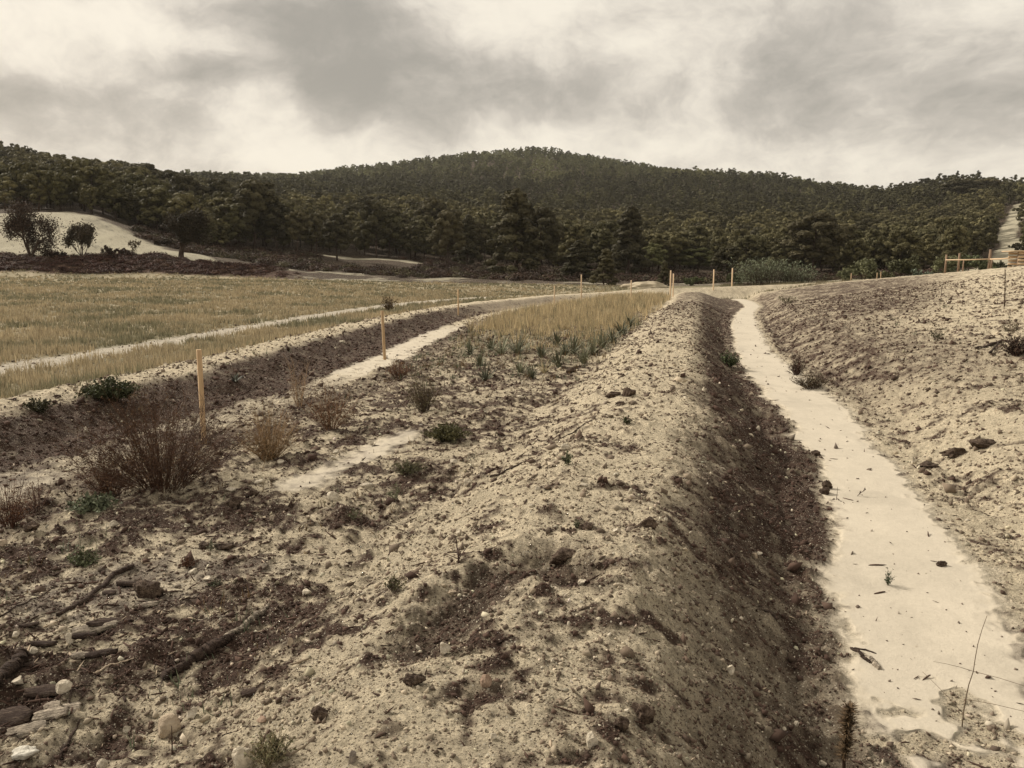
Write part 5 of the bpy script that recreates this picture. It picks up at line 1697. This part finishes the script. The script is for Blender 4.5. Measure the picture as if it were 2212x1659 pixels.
stalk(1817, 1690, 1540, 'dry spiny thistle stalk standing at the bottom border', 'thistle', 'thistle', rad=.009, col=(.05, .028, .018), leaves=560, leaf=.042, leafcol=(.13, .082, .045), lo=.35, seed=3)
stalk(2078, 1571, 1385, 'thin bare plant with long wiry side shoots on the end of the silt bed', 'plant', 'wiry_plant', rad=.0028, lean=(.32, .25), col=(.12, .085, .055), leaves=16, leaf=.014, lo=.1, branches=4, seed=5)
stalk(2170, 662, 596, 'tall dry stalk with a dark base standing on the right bank', 'stalk', 'dry_stalk', rad=.018, lean=(-.05, 0), col=(.06, .035, .022), leaves=90, leaf=.09, leafcol=(.07, .045, .028), lo=.05, seed=6)
stalk(178, 1224, 1127, 'tall thin pale green stalk rising from the weed base, left one', 'stalk', 'weed_stalk', rad=.0024, col=(.17, .16, .10), leaves=40, leaf=.02, leafcol=(.14, .14, .085), lo=.2, seed=7)
stalk(212, 1214, 1168, 'shorter thin green stalk right of the tall pale green stalk', 'stalk', 'weed_stalk', rad=.0022, col=(.15, .14, .085), leaves=40, leaf=.018, leafcol=(.13, .135, .08), lo=.2, seed=8)
stalk(372, 1630, 1575, 'bare dark twig stuck upright in the foreground earth', 'twig', 'upright_twig', rad=.003, lean=(.03, .02), col=(.05, .03, .022), leaves=0, branches=2, seed=9)
stalk(1807, 1080, 1053, 'short dark twig stuck upright in the silt', 'twig', 'upright_twig', rad=.003, lean=(.05, 0), col=(.05, .03, .022), leaves=0, seed=10)
stalk(1852, 1072, 1058, 'tiny dark bird-like forked twig lying on the silt', 'twig', 'forked_twig', rad=.003, lean=(1.2, 0), col=(.04, .025, .02), leaves=10, leaf=.04, leafcol=(.05, .03, .02), branches=2, seed=11)
stalk(991, 1215, 1158, 'dark root with spreading rootlets below the white square-cut stone', 'root', 'dead_root', rad=.006, lean=(-.1, -.1), col=(.05, .03, .024), leaves=0, branches=6, seed=12)
stalk(566, 1020, 960, 'pale dry grass stalk leaning before the straw-coloured bush', 'stalk', 'dry_stalk', rad=.003, lean=(.3, .1), col=(.30, .22, .13), leaves=6, leaf=.03, leafcol=(.3, .22, .13), seed=13)
stalk(660, 868, 795, 'long pale leaning stem over the left ditch', 'stalk', 'dry_stalk', rad=.005, lean=(.9, .2), col=(.26, .18, .11), leaves=8, leaf=.04, branches=3, seed=14)
stalk(2033, 640, 612, 'small dry stalk in the stony right bank near the fence', 'stalk', 'dry_stalk', rad=.01, lean=(.1, 0), col=(.07, .045, .03), leaves=24, leaf=.08, leafcol=(.08, .055, .035), seed=15)

# strap-leaved tufts (asphodel-like) and dry grass tufts
def strap_tuft(seed, h, n=26, w=.022, col=(.10, .12, .075)):
    r = np.random.default_rng(seed)
    A = Acc()
    for k in range(n):
        a = r.uniform(0, 6.28); lean = r.uniform(.15, 1.15); L = h * r.uniform(.6, 1.2)
        d = np.array([math.cos(a), math.sin(a)]); s = np.array([-d[1], d[0], 0])
        t = np.array([0, .3, .6, .85, 1.0])
        out = lean * L * (t * .75 + .25 * t ** 2.5); z = L * (t * math.sqrt(max(1 - .5 * lean ** 2, .2)) - .42 * lean * t ** 3)
        P = np.stack([d[0] * (out + .02), d[1] * (out + .02), z], 1)
        ww = w * np.array([.8, 1, .85, .5, .05]) * r.uniform(.7, 1.2)
        V = np.concatenate([P - s * ww[:, None] / 2, P + s * ww[:, None] / 2])
        F = []
        for i in range(4):
            F += [(i, i + 5, i + 6), (i, i + 6, i + 1)]
        A.add(V, np.array(F), np.array(col) * r.uniform(.6, 1.45))
    return A

TUFTS = [
    (1049, 822, 46, 34, .8, 'dark green strap-leaved tuft standing alone nearest in the strip'),
    (1148, 818, 32, 24, 1, 'small strap-leaved tuft right of the lone dark one'),
    (1124, 805, 34, 28, 1.2, 'grey-green strap-leaved tuft above the small one'),
    (1206, 793, 34, 34, 1, 'upright strap-leaved tuft beside the dry grass tuft'),
    (1083, 766, 40, 34, 1, 'broad strap-leaved tuft at the left of the green belt, lower'),
    (1118, 764, 40, 40, 1, 'tall strap-leaved tuft in the left middle of the green belt'),
    (1036, 790, 34, 26, 1, 'strap-leaved tuft at the far left of the green belt, lower'),
    (1015, 765, 30, 24, .9, 'small strap-leaved tuft at the far left of the green belt, upper'),
    (1060, 758, 34, 26, 1, 'strap-leaved tuft under the edge of the golden grass, left'),
    (1203, 748, 32, 30, 1, 'strap-leaved tuft in front of the golden grass, middle'),
    (1237, 765, 38, 36, .95, 'dense strap-leaved tuft left of the berm foot'),
    (1261, 785, 40, 36, 1, 'strap-leaved tuft lowest along the berm foot'),
    (1281, 766, 40, 36, .9, 'strap-leaved tuft second up along the berm foot'),
    (1302, 752, 42, 34, .95, 'strap-leaved tuft third up along the berm foot'),
    (1322, 740, 38, 32, 1, 'strap-leaved tuft fourth up along the berm foot'),
    (1343, 724, 34, 28, .9, 'strap-leaved tuft fifth up along the berm foot'),
    (1360, 708, 28, 26, .85, 'strap-leaved tuft topmost along the berm foot'),
    (1220, 768, 30, 26, 1, 'strap-leaved tuft between the upright one and the dense one'),
    (1170, 772, 32, 24, .95, 'strap-leaved tuft centred under the golden grass'),
]
for n, (u, v, w, h, c, lab) in enumerate(TUFTS):
    p = pix(u, v)
    A = strap_tuft(1300 + n, px_size(p, h) * 1.45, 38, px_size(p, 2.6), np.array([.135, .135, .088]) * c)
    o = A.mesh('strap_leaved_plant', M_LEAF)
    o.location = p - Vector((0, 0, .02))
    tag(o, lab, 'plant', 'strap-leaved plants in the strip')
A = strap_tuft(1360, px_size(pix(509, 822), 22), 16, px_size(pix(509, 822), 4.5), (.22, .225, .19))
o = A.mesh('rosette_plant', M_LEAF); o.location = pix(509, 824); tag(o, 'pale grey rosette plant on the dark left berm face beside the nearest stake', 'plant')
for n, (u, v, w, h, lab) in enumerate([(1175, 806, 24, 40, 'dry straw tuft among the strap-leaved plants'), (1018, 718, 40, 52, 'tall straw tuft at the left corner of the golden grass'), (1250, 748, 20, 34, 'thin reddish dry tuft in the green belt')]):
    p = pix(u, v)
    A = strap_tuft(1380 + n, px_size(p, h), 46, px_size(p, 1.0), GOLD * (1.0, 1.1, .7)[n])
    o = A.mesh('grass_tuft', M_GRASS); o.location = p; tag(o, lab, 'grass tuft')


# ------------------------------------------------------------------ trees and shrubs standing alone
def lone_tree(u, vb, vt, wpx, seed, label, cat, name, lo=86, fix_y=None, **kw):
    y = fix_y or depth_for(u, vb, lo)
    x = (u - UC) / FPX * _CP * y
    h = PX_H(vb - vt, y); w = PX_H(wpx, y)
    tr, cr = broad_parts(seed, h, w / 2, **kw)
    z = float(ground_z(x, y)[0])
    return set_plant(name, (tr, cr), (x, y, z), 0, label, cat)

DK = (.038, .024, .015)
lone_tree(70, 552, 440, 76, 41, 'broad dark almond tree with a thick trunk before the chalk slope, leftmost lone tree', 'tree', 'almond_tree', fix_y=92.5, stems=3, leafn=10000, leaf=.16, col=DK, trunk=.30, spread=.55, fill=1.9)
lone_tree(180, 548, 480, 62, 42, 'bushy multi-stemmed small tree in the middle of the chalk slope foot', 'tree', 'almond_tree', fix_y=93.0, stems=6, leafn=6000, leaf=.17, col=(.052, .038, .022), trunk=.12, spread=.45, fill=1.6)
lone_tree(296, 547, 516, 24, 43, 'thin pale sapling before the chalk slope', 'tree', 'sapling', fix_y=93.5, stems=2, leafn=420, leaf=.14, col=(.10, .08, .05), trunk=.07)
lone_tree(392, 551, 452, 84, 44, 'almond tree with a short crooked trunk where the chalk slope ends', 'tree', 'almond_tree', fix_y=94.0, stems=1, leafn=11000, leaf=.18, col=(.038, .028, .016), trunk=.26, spread=.6, fill=1.7)
lone_tree(236, 546, 526, 22, 45, 'small round bush right of the multi-stemmed tree', 'bush', 'round_bush', fix_y=93.2, stems=5, leafn=500, leaf=.16, col=(.06, .04, .025), trunk=.05)
lone_tree(123, 550, 536, 32, 46, 'low dark bush between the two lone trees', 'bush', 'round_bush', fix_y=92.8, stems=5, leafn=700, leaf=.18, col=(.035, .02, .014), trunk=.05)
lone_tree(262, 556, 538, 46, 47, 'dark bush on the terrace edge below the sapling', 'bush', 'round_bush', fix_y=92.0, stems=5, leafn=700, leaf=.2, col=(.035, .02, .014), trunk=.05)
lone_tree(357, 524, 508, 36, 48, 'dark bush clinging to the right side of the chalk slope', 'bush', 'round_bush', fix_y=112, stems=5, leafn=700, leaf=.22, col=(.04, .024, .016), trunk=.05)

SH = (.115, .118, .062)
lone_tree(1866, 602, 553, 62, 51, 'round olive shrub right of the massive pine, left one of two', 'shrub', 'shrub', fix_y=88, stems=6, leafn=3000, leaf=.22, col=SH, trunk=.08)
lone_tree(1820, 604, 572, 36, 52, 'small olive shrub at the left foot of the round olive shrub', 'shrub', 'shrub', fix_y=84, stems=5, leafn=1200, leaf=.2, col=SH, trunk=.06)
lone_tree(1896, 603, 578, 56, 53, 'low pale olive shrub in front of the round olive shrub', 'shrub', 'shrub', fix_y=83, stems=6, leafn=1800, leaf=.2, col=(.10, .10, .05), trunk=.06)
lone_tree(1952, 600, 550, 62, 54, 'round olive shrub right one of two, before the pale lower track', 'shrub', 'shrub', fix_y=84, stems=6, leafn=3000, leaf=.22, col=(.072, .072, .036), trunk=.08)
lone_tree(2012, 596, 548, 56, 55, 'blue-grey leafy shrub left of the timber fence', 'shrub', 'shrub', fix_y=70, stems=6, leafn=2600, leaf=.2, col=(.13, .15, .105), trunk=.08)
lone_tree(2032, 590, 540, 50, 56, 'green shrub rising behind the first fence post', 'shrub', 'shrub', fix_y=92, stems=6, leafn=2400, leaf=.24, col=SH, trunk=.08)
lone_tree(2092, 585, 540, 70, 57, 'bright olive shrub behind the middle of the fence', 'shrub', 'shrub', fix_y=100, stems=6, leafn=2600, leaf=.26, col=(.09, .10, .05), trunk=.08)
lone_tree(2140, 575, 548, 40, 58, 'dark shrub behind the tallest fence post', 'shrub', 'shrub', fix_y=104, stems=6, leafn=1500, leaf=.24, col=(.06, .058, .03), trunk=.08)
lone_tree(2190, 545, 534, 34, 59, 'small dark bush on the white track edge above the slatted bin', 'shrub', 'shrub', fix_y=120, stems=5, leafn=900, leaf=.24, col=(.05, .045, .025), trunk=.05)
lone_tree(2206, 528, 500, 46, 60, 'dark shrub right of the white track halfway up', 'shrub', 'shrub', fix_y=170, stems=6, leafn=1500, leaf=.4, col=(.05, .045, .025), trunk=.08)
lone_tree(1588, 605, 578, 36, 61, 'dark green shrub at the left foot of the cane thicket', 'shrub', 'shrub', fix_y=84, stems=6, leafn=1400, leaf=.2, col=(.06, .065, .032), trunk=.06)
lone_tree(1495, 612, 594, 40, 62, 'light green low shrub behind the thin stake', 'shrub', 'shrub', fix_y=86, stems=6, leafn=1400, leaf=.2, col=(.10, .11, .05), trunk=.05)

# thicket of giant cane
def cane_thicket(u, vb, vt, wpx, y):
    x = (u - UC) / FPX * _CP * y
    z = float(ground_z(x, y)[0])
    H = PX_H(vb - vt, y) ; Wd = PX_H(wpx, y)
    r = np.random.default_rng(71)
    A, B = Acc(), Acc()
    for k in range(330):
        px_, py_ = r.uniform(-.5, .5) * Wd * .92, r.uniform(-.5, .5) * 3.2
        prof = 1 - .35 * abs(px_ / Wd * 2 + .25) ** 2
        h = H * prof * r.uniform(.55, 1.12)
        lean = np.array([px_ / Wd * .8 + r.normal(0, .22), r.normal(0, .25)])
        t = np.linspace(0, 1, 6)
        P = np.stack([px_ + lean[0] * h * t ** 1.8, py_ + lean[1] * h * t ** 1.8, h * (t - .14 * t ** 3) - .1], 1)
        A.add(*tube(P, np.linspace(.016, .005, 6), 3, False), (.13, .13, .07))
        V = []; cs = []
        for q in range(16):
            s = r.uniform(.15, 1); c = np.array([np.interp(s, t, P[:, m]) for m in range(3)])
            a = r.uniform(0, 6.28); d = np.array([math.cos(a), math.sin(a), r.uniform(-.1, .7)]); L = r.uniform(.3, .62)
            sd_ = np.cross(d, [0, 0, 1]); sd_ /= np.linalg.norm(sd_)
            m_ = c + d * L * .55; tip = c + d * L + np.array([0, 0, -.22 * L])
            V += [c, m_ - sd_ * .028, m_ + sd_ * .028, m_ - sd_ * .028, tip, m_ + sd_ * .028]
            cs += [r.uniform(.6, 1.4)] * 6
        B.add(np.array(V), np.arange(len(V)).reshape(-1, 3), np.array([.27, .30, .19])[None] * np.array(cs)[:, None])
    return set_plant('cane_thicket', (A, B), (x, y, z), 0, 'tall blue-green thicket of cane behind the pale spoil bank', 'cane', names=('canes', 'leaves'))
cane_thicket(1676, 609, 545, 156, 79.0)

# pale heap beyond the end of the berms
p = at_y(1394, 80.0)
W_, H_ = px_size(p, 96), px_size(p, 14)
V = ICO3[0].copy()
k = 1 + .28 * perlin(V[:, 0] * 2.1, V[:, 1] * 2.1 + V[:, 2], 301) + .12 * perlin(V[:, 0] * 6, V[:, 1] * 6 + V[:, 2] * 4, 302)
V = V * k[:, None] * np.array([W_ / 2, W_ * .4, H_])
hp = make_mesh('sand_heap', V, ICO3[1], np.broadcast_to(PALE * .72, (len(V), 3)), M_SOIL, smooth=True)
hp.location = (p[0], p[1], p[2] - .1)
tag(hp, 'pale heap of earth before the dark pines beyond the end of the golden grass', 'heap')

# thin air between the camera and the hills
hz = bpy.data.materials.new('air'); hz.use_nodes = True
T = NT(hz.node_tree); hz.node_tree.nodes.clear()
pv = T.n('ShaderNodeVolumePrincipled', {'Color': (.92, .88, .80, 1), 'Density': HAZE, 'Anisotropy': .2})
T.n('ShaderNodeOutputMaterial', {'Volume': pv.outputs[0]})
V, F = box((0, 0, 0), (1, 1, 1))
zlo, zhi = -120.0, 190.0
hb = make_mesh('haze', V * np.array([7000, 7000, zhi - zlo]) + np.array([0, 0, (zhi + zlo) / 2]), F, None, hz)
tag(hb, kind='stuff')
